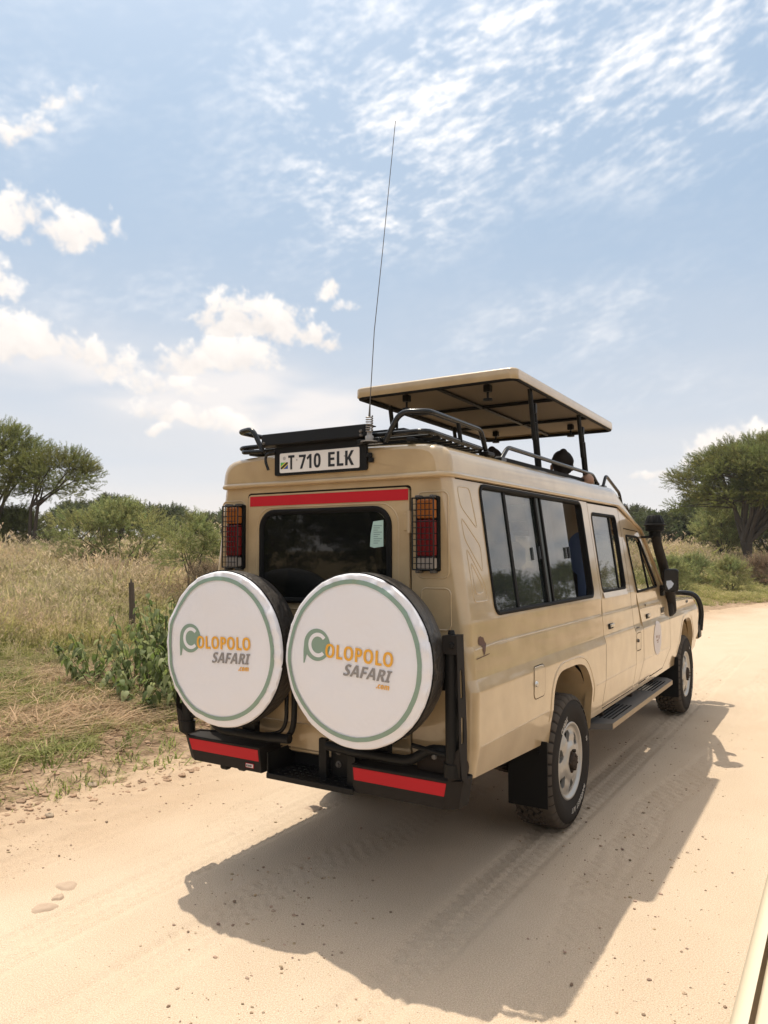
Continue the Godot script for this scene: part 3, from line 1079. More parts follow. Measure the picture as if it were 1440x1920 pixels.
	for i in 4:
		var q: Array = [[-11.6, 62.0, 2.2, 2.2], [-10.0, 60.0, 2.3, 2.2], [-8.6, 64.0, 3.6, 1.9], [-5.5, 66.0, 3.4, 3.0]][i]
		tree("dark_tree", dark_names[i], "tree", "dark trees behind the right-hand field", spot(q[0], q[1]), {"seed": 50 + i, "centre": Vector3(0, q[2] * 0.55, 0), "radius": q[3], "thick": q[2] * 0.95, "trunk": 0.12, "stems": 2, "limbs": 5, "fork": 0.4, "ends": 80, "per": 24, "clump": 0.7, "spray": 0.6, "leaf": "far"})
	tree("brush_pile", "heap of dry grey brush at the foot of the big acacia", "brush pile", "", spot(-5.1, 36.0), {"seed": 36, "centre": Vector3(0, 0.45, 0), "radius": 0.85, "thick": 0.8, "trunk": 0.03, "stems": 3, "limbs": 5, "fork": 0.3, "ends": 70, "per": 14, "clump": 0.3, "spray": 0.36, "leaf": "dry", "bark": M.dead_wood})
	for i in 3:
		var q: Array = [[-11.0, 30.0], [-9.3, 34.0], [-7.2, 32.0]][i]
		tree("field_shrub", ["small green shrub in the field right of the air intake", "grey-green shrub in the middle of the right-hand field", "low shrub in the grass below the olive bush"][i], "bush", "", spot(q[0], q[1]), {"seed": 60 + i, "centre": Vector3(0, 0.55, 0), "radius": 0.7, "thick": 0.9, "trunk": 0.03, "stems": 2, "limbs": 4, "fork": 0.3, "ends": 36, "per": 18, "clump": 0.25, "spray": 0.26, "leaf": "pale"})
	# --- over the track's other side: out of the frame, seen in the window glass
	for i in 9:
		var q: Array = [[10.0, 70.0, 4.9], [15.5, 64.0, 5.2], [20.5, 58.0, 5.0], [26.0, 60.0, 4.4], [35.0, 58.0, 4.4], [43.0, 56.0, 3.9], [52.0, 52.0, 4.3], [63.0, 48.0, 4.6], [78.0, 46.0, 4.4]][i]
		tree("roadside_tree", "roadside acacia right of the track, mirrored in the side windows, %s" % ["farthest", "second farthest", "third farthest", "fourth farthest", "middle one", "fourth nearest", "third nearest", "second nearest", "nearest the viewer"][i], "tree", "roadside trees across the track", spot(q[0], q[1]), {"seed": 70 + i, "centre": Vector3(0, q[2] * 0.55, 0), "radius": q[2] * 0.85, "thick": q[2] * 0.75, "trunk": 0.14, "stems": 2, "limbs": 5, "fork": 0.35, "ends": 60, "per": 26, "clump": 0.7, "spray": 0.6, "leaf": "olive"})
	for i in 4:
		var q: Array = [[-7.2, 14.5], [-9.5, 11.5], [-6.0, 18.5], [-12.0, 9.0]][i]
		tree("roadside_bush", "tall dark bush behind the viewer, mirrored in the rear window, %s" % ["nearest the middle", "left one", "right one", "farthest left"][i], "bush", "tall dark bushes behind the viewer", Vector3(q[0], ground_y(q[0], q[1]), q[1]), {"seed": 90 + i, "centre": Vector3(0, 2.2, 0), "radius": 2.0, "thick": 4.2, "trunk": 0.10, "stems": 3, "limbs": 5, "fork": 0.3, "ends": 90, "per": 24, "clump": 0.5, "spray": 0.5, "leaf": "olive"})
	build_grass()
	build_weeds()
	var post := mb()
	var pp := spot(-50.06, 14.0)
	post.tube(PackedVector3Array([Vector3(0, -0.2, 0), Vector3(0.01, 0.4, 0), Vector3(-0.015, 0.86, 0.01)]), 0.062, 9, false, 0.045)
	post.tube(PackedVector3Array([Vector3(-0.015, 0.84, 0.01), Vector3(-0.035, 0.93, 0.0)]), 0.03, 6, false, 0.004)
	var po := part("wooden_post", post, M.dead_wood, self, Transform3D(Basis(), pp))
	tag(po, "broken dark wooden post standing in the dry grass left of the vehicle", "post")

func build_grass() -> void:
	var dry1 := blades(1, 18, 0.62, 0.0055, 0.24, 0.25, 0.7, Color(0.30, 0.275, 0.13), Color(0.45, 0.39, 0.21), Color(0.46, 0.37, 0.24))
	var dry2 := blades(2, 16, 0.48, 0.0065, 0.34, 0.35, 0.35, Color(0.25, 0.25, 0.10), Color(0.42, 0.38, 0.18), Color(0.46, 0.38, 0.22))
	var green := blades(3, 20, 0.36, 0.0075, 0.26, 0.4, 0.12, Color(0.17, 0.195, 0.055), Color(0.33, 0.33, 0.11), Color(0.38, 0.34, 0.16))
	var low := blades(4, 14, 0.10, 0.005, 0.16, 0.5, 0.0, Color(0.17, 0.20, 0.06), Color(0.32, 0.33, 0.12), Color.WHITE)
	var litter := blades(5, 14, 0.07, 0.004, 0.36, 0.8, 0.0, Color(0.36, 0.27, 0.16), Color(0.50, 0.39, 0.24), Color.WHITE)
	var sets := [[dry1, [], []], [dry2, [], []], [green, [], []], [low, [], []], [litter, [], []]]
	var r := RandomNumberGenerator.new()
	r.seed = 500
	var patch := FastNoiseLite.new()
	patch.seed = 8
	patch.frequency = 0.11
	patch.fractal_octaves = 3
	for ring in 2:
		for i in (120000 if ring == 0 else 16000):
			# even in angle and denser near the eye
			var az := r.randf_range(-67.0, 1.0) if ring == 0 else r.randf_range(-120.0, 120.0)
			var q := r.randf()
			var d := 3.5 * pow(62.0 / 3.5, pow(q, 0.72))
			var p := spot(az, d)
			var o := off_road(p.x, p.z)
			var k := patch.get_noise_2d(p.x, p.z)
			if o < 0.5 + 0.9 * k + 0.35 * gf.get_noise_2d(p.x * 2.0, p.z * 2.0):
				if o < -0.12 or r.randf() > 0.06:
					continue
			if p.x < 1.1 and p.x > -1.1 and p.z < 1.7 and p.z > -5.0:
				continue
			var tall_from := lerpf(4.6, 0.7, smoothstep(-4.0, -13.0, p.z)) + 2.2 * k
			var tall := smoothstep(tall_from - 1.2, tall_from + 1.0, o)
			var t := 3
			var x := r.randf()
			var green_edge := smoothstep(7.0, 1.0, o) * smoothstep(-8.0, -16.0, p.z)
			if r.randf() < tall:
				var greener := 0.44 + 0.7 * green_edge + 0.6 * k + 0.25 * smoothstep(10.0, 5.0, o) + 0.06 * smoothstep(-22.0, -12.0, az)
				if r.randf() < 0.22 - 0.5 * patch.get_noise_2d(p.x * 2.2 + 70.0, p.z * 2.2):
					continue
				t = 2 if x < greener else (0 if r.randf() < 0.45 + 0.6 * k else 1)
			else:
				var k2 := patch.get_noise_2d(p.x * 4.0 + 40.0, p.z * 4.0)
				var bare := clampf(0.70 - 1.9 * k2 - 0.8 * k - 0.15 * smoothstep(1.5, 4.0, o), 0.25, 0.97)
				if x < bare:
					t = 4
					if r.randf() < 0.50 + 0.3 * smoothstep(1.6, 0.4, o):
						continue
				elif r.randf() < 0.10:
					t = 2
			var s := r.randf_range(0.7, 1.3) * (1.0 + 0.25 * k)
			if d > 22.0:
				s *= 1.0 + (d - 22.0) * 0.012
			if t < 3:
				s *= lerpf(0.42, 1.0, smoothstep(tall_from - 1.0, tall_from + 4.5, o)) * (0.85 + 0.5 * patch.get_noise_2d(p.x * 3.0 + 11.0, p.z * 3.0))
			if ring == 1:
				s *= 1.6
			var far_wide := 1.0 + clampf((d - 9.0) / 22.0, 0.0, 1.1)
			if t < 3 and green_edge > 0.3:
				s *= 0.62
			if t == 2 and tall < 0.5:
				s *= 0.4
			if t == 3:
				s *= 0.8
			# keep the grass in front of the broken post down
			if absf(az + 50.1) < 1.0 and d < 14.5 and t < 3:
				s *= 0.8
			var B := Basis(Vector3.UP, r.randf() * TAU) * Basis(Vector3.RIGHT, r.randf_range(-0.15, 0.15))
			sets[t][1].append(Transform3D(B.scaled(Vector3(s * far_wide, s, s * far_wide)), p - Vector3(0, 0.015, 0)))
			var j := r.randf_range(0.72, 1.42)
			var pink := clampf(0.5 + patch.get_noise_2d(p.x * 1.7 + 90.0, p.z * 1.7), 0.0, 1.0)
			sets[t][2].append(Color(j * (1.0 + 0.07 * pink), j * (1.0 - 0.03 * pink), j * (1.0 - 0.02 * pink)))
	var labels := ["tall dry pinkish grass with seed heads covering the field", "dry straw-coloured grass bent over in the field", "green grass growing among the dry stalks", "short green ground cover on the bank beside the track", "dry straw litter on the bare bank beside the track"]
	var names := ["tall_dry_grass", "bent_dry_grass", "green_grass", "ground_cover", "straw_litter"]
	for t in 5:
		if sets[t][1].size():
			var g := scatter(names[t], sets[t][0], sets[t][1], sets[t][2], self)
			kind(g, "stuff", labels[t], "grass" if t < 3 else "ground cover" if t == 3 else "straw")

# broad-leaved weeds by the bank: every leaf a piece of its own
func build_weeds() -> void:
	var r := RandomNumberGenerator.new()
	r.seed = 900
	var leaves := []
	for v in 5:
		var b := mb()
		b.tint = [Color(0.145, 0.19, 0.05), Color(0.19, 0.235, 0.07), Color(0.10, 0.135, 0.04), Color(0.31, 0.34, 0.15), Color(0.20, 0.235, 0.10)][v]
		# a pointed leaf, folded along its midrib and drooping
		var n := 7
		var L := []
		var C := []
		var Rr := []
		for i in n + 1:
			var t := float(i) / n
			var w := 0.30 * pow(sin(PI * pow(t, 0.75)), 0.85) * (1.0 - 0.25 * t) + 0.006
			var y := -0.55 * t * t * (0.6 + 0.2 * v)
			C.append(Vector3(0, y, t))
			L.append(Vector3(-w, y + 0.10 * w * (2 + v % 2), t - 0.02))
			Rr.append(Vector3(w, y + 0.10 * w * (2 + v % 3), t - 0.02))
		b.grid([L, C, Rr])
		leaves.append(b.mesh(M.leaf))
	var plants := [[-5.7, -1.5, 0.62, 18], [-5.2, -2.1, 0.92, 26], [-4.75, -1.8, 0.98, 28], [-4.55, -2.6, 1.02, 26], [-4.2, -1.6, 0.86, 28], [-3.95, -2.2, 0.95, 26], [-3.75, -1.5, 0.80, 24], [-3.55, -2.1, 0.88, 22], [-4.45, -1.15, 0.52, 18], [-3.6, -1.0, 0.62, 20], [-5.35, -1.2, 0.40, 12], [-6.6, -1.9, 0.38, 12], [-4.0, -0.75, 0.34, 12], [-3.35, -1.5, 0.55, 16], [-6.0, -2.6, 0.6, 14], [-5.0, -3.0, 0.85, 18]]
	var words := ["leftmost tall weed of the clump beside the left spare wheel", "tall weed second from the left in the clump", "tallest weed at the front of the clump, dense with drooping leaves", "tall weed at the back of the clump's middle", "broad weed in the front middle of the clump", "tall weed at the back right of the clump", "weed just left of the left spare wheel's edge", "weed half hidden behind the left spare wheel", "short weed in front of the clump's middle", "short weed below the left spare wheel's edge", "small weed at the clump's front left", "small lone weed on the bank far left", "smallest weed at the very front of the clump", "weed tucked behind the bumper's left end", "thin weed behind the clump on the left", "thin tall weed in the grass behind the clump"]
	var extra := [[-5.0, -1.55, 0.80, 22], [-4.95, -2.5, 0.95, 22], [-4.35, -2.1, 0.98, 24], [-4.1, -2.6, 0.98, 22], [-3.85, -1.85, 0.90, 22], [-5.45, -2.5, 0.85, 20], [-4.6, -1.5, 0.74, 22], [-3.95, -1.25, 0.66, 20], [-3.45, -1.75, 0.8, 18], [-5.1, -1.1, 0.36, 12]]
	for e in extra:
		plants.append(e)
	words.append_array(["upright weed in the left half of the clump", "tall weed at the clump's back left", "tall weed in the very middle of the clump", "tall weed at the back, right of the middle", "dense weed right of the clump's middle", "weed at the back corner, farthest left of the tall ones", "mid-height weed in the front row, left of the middle", "low dense weed in the front row near the spare wheel", "weed behind the left spare wheel's upper edge", "tiny weed at the front, left of the clump"])
	for i in plants.size():
		var q: Array = plants[i]
		var at := Vector3(q[0], ground_y(q[0], q[1]), q[1])
		var W := thing("leafy_weed", "dark green leafy plant, " + words[i], "plant", at, "broad-leaved weeds on the bank")
		var sb := mb()
		sb.tint = Color(0.12, 0.13, 0.05)
		var stems := []
		for s in (7 if q[3] > 15 else 4):
			var a := r.randf() * TAU
			var top := Vector3(cos(a) * 0.3, q[2] * r.randf_range(0.6, 1.15), sin(a) * 0.3)
			var path := PackedVector3Array([Vector3(cos(a) * 0.03, -0.05, sin(a) * 0.03), top * 0.5 + Vector3(cos(a), 0, sin(a)) * 0.02, top])
			sb.tube(path, 0.006, 5, false, 0.003)
			stems.append(path)
		part("stem", sb, M.leaf, W)
		var count: int = q[3] * 3
		for k in count:
			var path: PackedVector3Array = stems[k % stems.size()]
			var t: float = 0.16 + 0.84 * (k + 0.5) / count
			var p := path[0].lerp(path[1], t * 2.0) if t < 0.5 else path[1].lerp(path[2], t * 2.0 - 1.0)
			var a: float = k * 2.4 + r.randf_range(-0.4, 0.4)
			var len: float = r.randf_range(0.08, 0.165) * (1.15 - 0.35 * t)
			var B := Basis(Vector3.UP, a) * Basis(Vector3.RIGHT, r.randf_range(0.05, 0.75)) * Basis(Vector3.BACK, r.randf_range(-0.3, 0.3))
			put("leaf", leaves[r.randi() % 5], W, Transform3D(B.scaled(Vector3.ONE * len), p))

# ---------------------------------------------------------------- the safari vehicle
const HALF := [[0.50, 0.83], [0.60, 0.838], [0.78, 0.868], [1.045, 0.872], [1.10, 0.853], [1.235, 0.842], [1.255, 0.836], [1.36, 0.832], [2.06, 0.738], [2.12, 0.73]]
const LEVELS := [0.60, 0.78, 1.045, 1.10, 1.235, 1.255, 1.36, 2.06]

func half_w(y: float) -> float:
	for i in HALF.size() - 1:
		if y <= HALF[i + 1][0]:
			return lerpf(HALF[i][1], HALF[i + 1][1], clampf((y - HALF[i][0]) / (HALF[i + 1][0] - HALF[i][0]), 0.0, 1.0))
	return HALF[-1][1]

func flank(q: Vector2) -> Vector3:
	return Vector3(half_w(q.y), q.y, q.x)

func on_flank(z: float, y: float, off := 0.0) -> Vector3:
	var s := (half_w(y + 0.01) - half_w(y - 0.01)) / 0.02
	return Vector3(half_w(y), y, z) + Vector3(1, -s, 0).normalized() * off

func flank_loop(poly: PackedVector2Array, off: float) -> PackedVector3Array:
	var o := PackedVector3Array()
	for q in poly:
		o.append(on_flank(q.x, q.y, off))
	return o

# a raised bead along a line pressed into the side or the rear
func bead(b: MB, path: PackedVector3Array, r := 0.004, closed := false) -> void:
	b.tube(path, r, 6, closed)

func side_sheet(b: MB, outline: PackedVector2Array, holes: Array, off := 0.0) -> void:
	var lo := outline[0]
	var hi := outline[0]
	for q in outline:
		lo = lo.min(q)
		hi = hi.max(q)
	var where := flank if off == 0.0 else func(q: Vector2): return on_flank(q.x, q.y, off)
	sheet(b, steps(lo.x, hi.x, 0.14), steps(lo.y, hi.y, 0.12, LEVELS), outline, holes, where, Vector3.RIGHT)

func round2(p: PackedVector2Array, r: float) -> PackedVector2Array:
	var q := PackedVector3Array()
	for v in p:
		q.append(Vector3(v.x, v.y, 0))
	var o := PackedVector2Array()
	for v in bent(q, r, 4):
		o.append(Vector2(v.x, v.y))
	return o

func edge_lip(b: MB, poly: PackedVector2Array, depth: float) -> void:
	b.loft([flank_loop(poly, 0.0), flank_loop(poly, -depth)])

func build_vehicle() -> void:
	var car := thing("safari_vehicle", "tan long safari van with raised pop-up roof and two covered spare wheels", "car")
	var win := rrect(-0.655, 1.385, 1.08, 2.055, 0.055)
	var arch_r := pts2([0.36, 0.5, 0.335, 0.80, 0.30, 0.92, 0.205, 0.985, -0.145, 0.985, -0.30, 0.955, -0.40, 0.87, -0.47, 0.76, -0.51, 0.5])
	var arch_f := pts2([-3.40, 0.5, -3.47, 0.70, -3.58, 0.82, -3.67, 0.94, -3.75, 0.99, -4.02, 0.99, -4.16, 0.95, -4.27, 0.80, -4.30, 0.5])
	arch_r = round2(arch_r, 0.09)
	arch_f = round2(arch_f, 0.09)
	var rd := pts2([-0.822, 2.058, -0.835, 1.36, -0.80, 1.10, -0.785, 0.59, -1.675, 0.59, -1.675, 2.058])
	var fd := pts2([-1.775, 1.89, -2.255, 1.872, -2.335, 1.83, -2.85, 1.335, -3.05, 1.30, -3.02, 1.05, -3.045, 0.765, -2.80, 0.61, -1.856, 0.60, -1.955, 0.80, -1.945, 1.06, -1.865, 1.36])
	var rd_gap: PackedVector2Array = Geometry2D.offset_polygon(rd, 0.008)[0]
	var fd_gap: PackedVector2Array = Geometry2D.offset_polygon(fd, 0.009)[0]
	var outline := pts2([1.37, 0.645, 1.37, 2.085, -1.65, 2.085, -2.36, 1.89, -2.92, 1.335, -3.06, 1.305, -3.10, 1.20, -4.42, 1.165, -4.56, 1.10, -4.60, 0.80, -4.50, 0.62, -4.2, 0.56, -0.6, 0.56, 0.5, 0.60])
	# --- body shell
	var b := mb()
	side_sheet(b, outline, [win, arch_r, arch_f, rd_gap, fd_gap])
	edge_lip(b, arch_r, 0.05)
	edge_lip(b, arch_f, 0.05)
	edge_lip(b, win, 0.02)
	# wheel arch lips
	for a in [[arch_r, 1.0], [arch_f, 1.0]]:
		var big: PackedVector2Array = Geometry2D.offset_polygon(a[0], 0.045)[0]
		var cut := pts2([2, 0.63, 2, 3, -5, 3, -5, 0.63])
		for q: PackedVector2Array in Geometry2D.intersect_polygons(big, cut):
			var line := PackedVector2Array()
			for v in q:
				if v.y > 0.64:
					line.append(v)
			# start the open line at its break
			var at := 0
			for i in line.size():
				if line[i].distance_to(line[(i + 1) % line.size()]) > 0.55:
					at = i + 1
			var path := PackedVector3Array()
			for i in line.size():
				var v := line[(at + i) % line.size()]
				path.append(on_flank(v.x, v.y, -0.003))
			bead(b, bent(path, 0.06, 3), 0.007)
	# pressed panels behind the side window
	for loop in [[1.34, 2.03, 1.20, 2.03, 1.165, 1.82, 1.325, 1.93], [1.34, 1.88, 1.33, 1.77, 1.165, 1.60, 1.155, 1.735], [1.325, 1.73, 1.17, 1.555, 1.145, 1.46, 1.31, 1.46], [1.295, 1.66, 1.20, 1.545, 1.185, 1.50, 1.285, 1.50]]:
		var lp := bent(flank_loop(pts2(loop), -0.002), 0.03, 3, true)
		bead(b, lp, 0.005, true)
	bead(b, flank_loop(pts2([1.36, 1.236, 1.10, 1.246, -0.75, 1.246]), -0.003), 0.005)
	# lower crease line and fuel flap outline
	bead(b, flank_loop(pts2([1.36, 0.785, 0.42, 0.785]), -0.004), 0.006)
	bead(b, flank_loop(pts2([-0.56, 0.785, -0.78, 0.785]), -0.004), 0.006)
	# rounded rear corner
	sheet(b, steps(0, 1, 0.125), steps(0.645, 2.085, 0.15, LEVELS), PackedVector2Array(), [], func(q: Vector2):
		var w := half_w(q.y) - 0.05
		return Vector3(w + 0.05 * sin(q.x * PI / 2), q.y, 1.37 + 0.05 * cos(q.x * PI / 2)), Vector3(1, 0, 1))
	# inner wheel houses
	for z in [-0.08, -3.86]:
		var prof := PackedVector2Array([Vector2(0.46, 0.40), Vector2(0.47, 0.80)])
		for k in 10:
			var a0 := PI * k / 10.0
			var a1 := PI * (k + 1) / 10.0
			b.quad(Vector3(0.45, 0.56 + 0.42 * sin(a0), z + 0.44 * cos(a0)), Vector3(0.82, 0.56 + 0.42 * sin(a0), z + 0.44 * cos(a0)), Vector3(0.82, 0.56 + 0.42 * sin(a1), z + 0.44 * cos(a1)), Vector3(0.45, 0.56 + 0.42 * sin(a1), z + 0.44 * cos(a1)))
	b.mirror_x()
	# rear face with the door opening
	var face := PackedVector2Array()
	for y in [0.645, 0.78, 1.045, 1.10, 1.36, 2.06, 2.085]:
		face.append(Vector2(half_w(y) - 0.05, y))
	for y in [2.085, 2.06, 1.36, 1.10, 1.045, 0.78, 0.645]:
		face.append(Vector2(-half_w(y) + 0.05, y))
	var tail := rrect(-0.533, 0.66, 0.522, 2.03, 0.02, 2)
	var tail_gap := rrect(-0.541, 0.652, 0.531, 2.040, 0.02, 2)
	var rear := func(q: Vector2): return Vector3(q.x, q.y, 1.42)
	sheet(b, steps(-0.83, 0.83, 0.12), steps(0.645, 2.085, 0.12), face, [tail_gap], rear, Vector3.BACK)
	for s in [-1.0, 1.0]:
		for box in [[0.585, 1.33, 0.745, 1.53], [0.565, 1.58, 0.735, 2.0]]:
			var lp := PackedVector3Array()
			for q in rrect(box[0], box[1], box[2], box[3], 0.03):
				lp.append(Vector3(q.x * s, q.y, 1.418))
			bead(b, lp, 0.005, true)
	# bonnet, cowl and nose
	var rows := []
	for s in [[-2.95, 1.325, 0.80], [-3.05, 1.31, 0.79], [-3.3, 1.275, 0.74], [-3.9, 1.255, 0.70], [-4.35, 1.235, 0.68], [-4.5, 1.20, 0.67], [-4.56, 1.13, 0.67], [-4.58, 0.86, 0.67]]:
		var row := []
		for x in [-1.0, -0.985, -0.93, -0.6, 0.0, 0.6, 0.93, 0.985, 1.0]:
			row.append(Vector3(x * s[2], s[1] - (0.05 if absf(x) == 1.0 else 0.012 if absf(x) > 0.95 else -0.012 * (1.0 - x * x)), s[0]))
		rows.append(row)
	b.grid(rows)
	for s in [-1.0, 1.0]:
		var fr := []
		for z in [-3.06, -3.5, -4.0, -4.42, -4.56]:
			var y: float = 1.20 if z > -3.2 else lerpf(1.198, 1.165, (-z - 3.1) / 1.35)
			fr.append([Vector3(half_w(y) * s, y if z > -4.5 else 1.10, z), Vector3((half_w(y) - 0.025) * s, y + 0.014, z), Vector3(0.70 * s, y + 0.02, z), Vector3(0.66 * s, y - 0.03, z)])
		b.grid(fr)
		b.quad(Vector3(half_w(1.1) * s, 1.10, -4.56), Vector3(0.66 * s, 1.10, -4.56), Vector3(0.66 * s, 0.70, -4.58), Vector3(half_w(0.8) * s, 0.70, -4.58))
	# windscreen pillars are part of the side; header and scuttle close the screen
	b.box(Vector3(0, 1.875, -2.36), Vector3(1.5, 0.05, 0.06), 0.015)
	b.box(Vector3(0, 1.315, -2.92), Vector3(1.62, 0.04, 0.10), 0.012)
	# floor pan and inner tub
	b.box(Vector3(0, 0.66, -1.2), Vector3(1.2, 0.05, 5.0), 0.01)
	b.box(Vector3(0, 0.645, 1.36), Vector3(1.50, 0.03, 0.10), 0.01)
	part("body", b, M.paint, car)
	var shell := car.get_node("body")
	build_flaps(shell)
	# dark inner lining behind seams and inside the cabin
	var li := mb()
	var inner_win := rrect(-0.64, 1.40, 1.065, 2.04, 0.05)
	var rdw := rrect(-1.56, 1.405, -0.885, 1.99, 0.05)
	var fdw := pts2([-1.80, 1.835, -2.20, 1.825, -2.255, 1.80, -2.66, 1.375, -1.895, 1.36])
	side_sheet(li, pts2([1.36, 0.66, 1.36, 2.08, -1.65, 2.08, -2.34, 1.87, -2.88, 1.33, -3.06, 1.25, -3.3, 1.2, -3.3, 0.66, -2.8, 0.60, -0.6, 0.60]), [inner_win, rdw, fdw, arch_r, arch_f], -0.028)
	li.mirror_x()
	var rwin := rrect(-0.415, 1.46, 0.395, 1.92, 0.085, 6)
	var lface := PackedVector2Array()
	for q in face:
		lface.append(Vector2(q.x * 0.985, clampf(q.y, 0.67, 2.07)))
	sheet(li, steps(-0.83, 0.83, 0.12), steps(0.66, 2.08, 0.12), lface, [rwin], func(q: Vector2): return Vector3(q.x, q.y, 1.395), Vector3.BACK)
	part("cabin_lining", li, M.lining, car)
	# --- roof
	build_roof(car)
	# --- rear door
	var tg := mb()
	var rwin_hole := rrect(-0.435, 1.44, 0.415, 1.935, 0.10, 6)
	sheet(tg, steps(-0.54, 0.53, 0.12), steps(0.65, 2.04, 0.12), tail, [rwin_hole], func(q: Vector2): return Vector3(q.x, q.y, 1.427), Vector3.BACK)
	var edge0 := PackedVector3Array()
	var edge1 := PackedVector3Array()
	for q in tail:
		edge0.append(Vector3(q.x, q.y, 1.427))
		edge1.append(Vector3(q.x, q.y, 1.40))
	tg.loft([edge0, edge1])
	bead(tg, pts([-0.52, 0.79, 1.425, 0.51, 0.79, 1.425]), 0.005)
	var lp := PackedVector3Array()
	for q in rrect(-0.47, 1.40, 0.46, 1.955, 0.11, 5):
		lp.append(Vector3(q.x, q.y, 1.4255))
	bead(tg, lp, 0.005, true)
	part("rear_door", tg, M.paint, car)
	var td := car.get_node("rear_door")
	var rf := mb()
	var ring := []
	for o in [[0.0, 1.418], [0.0, 1.438], [-0.012, 1.444], [-0.026, 1.440], [-0.032, 1.425]]:
		var l := PackedVector3Array()
		for q in rrect(-0.442 - o[0], 1.433 - o[0], 0.422 + o[0], 1.942 + o[0], 0.105 + o[0], 7):
			l.append(Vector3(q.x, q.y, o[1]))
		ring.append(l)
	rf.loft(ring)
	part("window_seal", rf, M.black_rubber, td)
	var rg := mb()
	rg.extrude(rrect(-0.413, 1.462, 0.393, 1.913, 0.085, 6), Transform3D(Basis(), Vector3(0, 0, 1.428)), 0.0, 0.004)
	part("window_pane", rg, M.rear_glass, td)
	var stp := mb()
	stp.box(Vector3(0, 1.9925, 1.4295), Vector3(1.035, 0.056, 0.003), 0.001)
	part("red_reflective_strip", stp, M.red_tape, td)
	for y in [1.855, 1.10]:
		var h := mb()
		h.tube(pts([0.527, y - 0.055, 1.437, 0.527, y + 0.055, 1.437]), 0.013, 10)
		h.box(Vector3(0.508, y, 1.431), Vector3(0.03, 0.085, 0.008), 0.003)
		part("hinge", h, M.paint, td)
	var sk := mb()
	sk.extrude(pts2([0.295, 1.735, 0.30, 1.80, 0.315, 1.862, 0.375, 1.868, 0.375, 1.735, 0.32, 1.728]), Transform3D(Basis(), Vector3(0, 0, 1.4335)), 0.0, 0.001)
	part("paper_sticker", sk, M.sticker, td)
	var sl := mb()
	for k in 9:
		sl.box(Vector3(0.342 - 0.006 * (k % 3), 1.84 - 0.011 * k, 1.4352), Vector3(0.05 - 0.012 * (k % 3), 0.0035, 0.0006), 0.0)
	part("sticker_text", sl, M.sticker_print, td)
	# window interior bits seen through the rear glass
	build_lamps(car)
	build_side_glass(car, win)
	build_doors(car, rd, fd, rdw, fdw)
	build_wheels(car)
	build_rear_gear(car)
	build_roof_gear(car)
	build_front_gear(car)
	build_cabin(car)

func build_flaps(body: Node3D) -> void:
	var f := mb()
	var o := rrect(0.487, 0.892, 0.655, 1.062, 0.028, 4)
	side_sheet(f, o, [], 0.003)
	bead(f, flank_loop(o, 0.0), 0.003, true)
	part("fuel_flap", f, M.paint, body)
	var g := mb()
	var gl: PackedVector2Array = Geometry2D.offset_polygon(o, 0.006)[0]
	side_sheet(g, gl, [o], 0.0015)
	part("fuel_flap_gap", g, M.gap, body)
	var k := mb()
	k.lathe(pts2([0.0, 0.014, 0.012, 0.014, 0.016, 0.008, 0.018, 0.0]), Transform3D(Basis(Vector3.UP, PI / 2), on_flank(0.632, 0.972)), 14)
	part("fuel_flap_lock", k, M.bright_metal, body)
	var sf := mb()
	var so := rrect(-1.84, 0.89, -1.70, 1.03, 0.02, 3)
	side_sheet(sf, Geometry2D.offset_polygon(so, 0.005)[0], [so], 0.0015)
	part("filler_flap_gap", sf, M.gap, body)
	var sk := mb()
	sk.lathe(pts2([0.0, 0.012, 0.012, 0.012, 0.016, 0.0]), Transform3D(Basis(Vector3.UP, PI / 2), on_flank(-1.735, 0.97)), 12)
	sk.box(on_flank(-1.77, 1.072, 0.004), Vector3(0.006, 0.008, 0.09), 0.002)
	part("filler_flap_lock", sk, M.grey_steel, body)
	# brown decal in the outline of a continent
	var d := mb()
	var poly := PackedVector2Array()
	for q in [[0.0, 0.95], [0.2, 1.0], [0.42, 0.93], [0.62, 0.9], [0.74, 0.72], [0.86, 0.6], [0.98, 0.6], [0.92, 0.48], [0.76, 0.33], [0.72, 0.18], [0.58, 0.02], [0.44, 0.0], [0.36, 0.2], [0.34, 0.38], [0.28, 0.5], [0.08, 0.52], [-0.08, 0.62], [-0.1, 0.78]]:
		poly.append(Vector2(1.305 - q[0] * 0.085, 1.255 + q[1] * 0.092 - 0.05))
	side_sheet(d, poly, [], 0.0025)
	part("continent_decal", d, M.decal_brown, body)
	var u := mb()
	side_sheet(u, pts2([1.355, 1.192, 1.20, 1.202, 1.20, 1.206, 1.355, 1.196]), [], 0.0025)
	part("decal_underline", u, M.decal_brown, body)

const SECTION := [[0.0, 0.0], [0.003, 0.035], [0.007, 0.068], [0.014, 0.095], [0.026, 0.118], [0.045, 0.136], [0.075, 0.150], [0.12, 0.159], [0.20, 0.165], [0.40, 0.171], [0.70, 0.175]]

func roof_row(z: float, w: float, g: float, h: float, inset: float, drop: float) -> Array:
	var row := []
	for s in SECTION:
		var x: float = maxf(w - inset - s[0] * (w / 0.74), 0.0)
		row.append(Vector3(x, g + maxf(s[1] * h / 0.175 - drop * (s[1] / 0.175), 0.0), z))
	row.append(Vector3(0, g + h + 0.002 - drop, z))
	for i in range(SECTION.size() - 1, -1, -1):
		row.append(Vector3(-row[i].x, row[i].y, z))
	return row

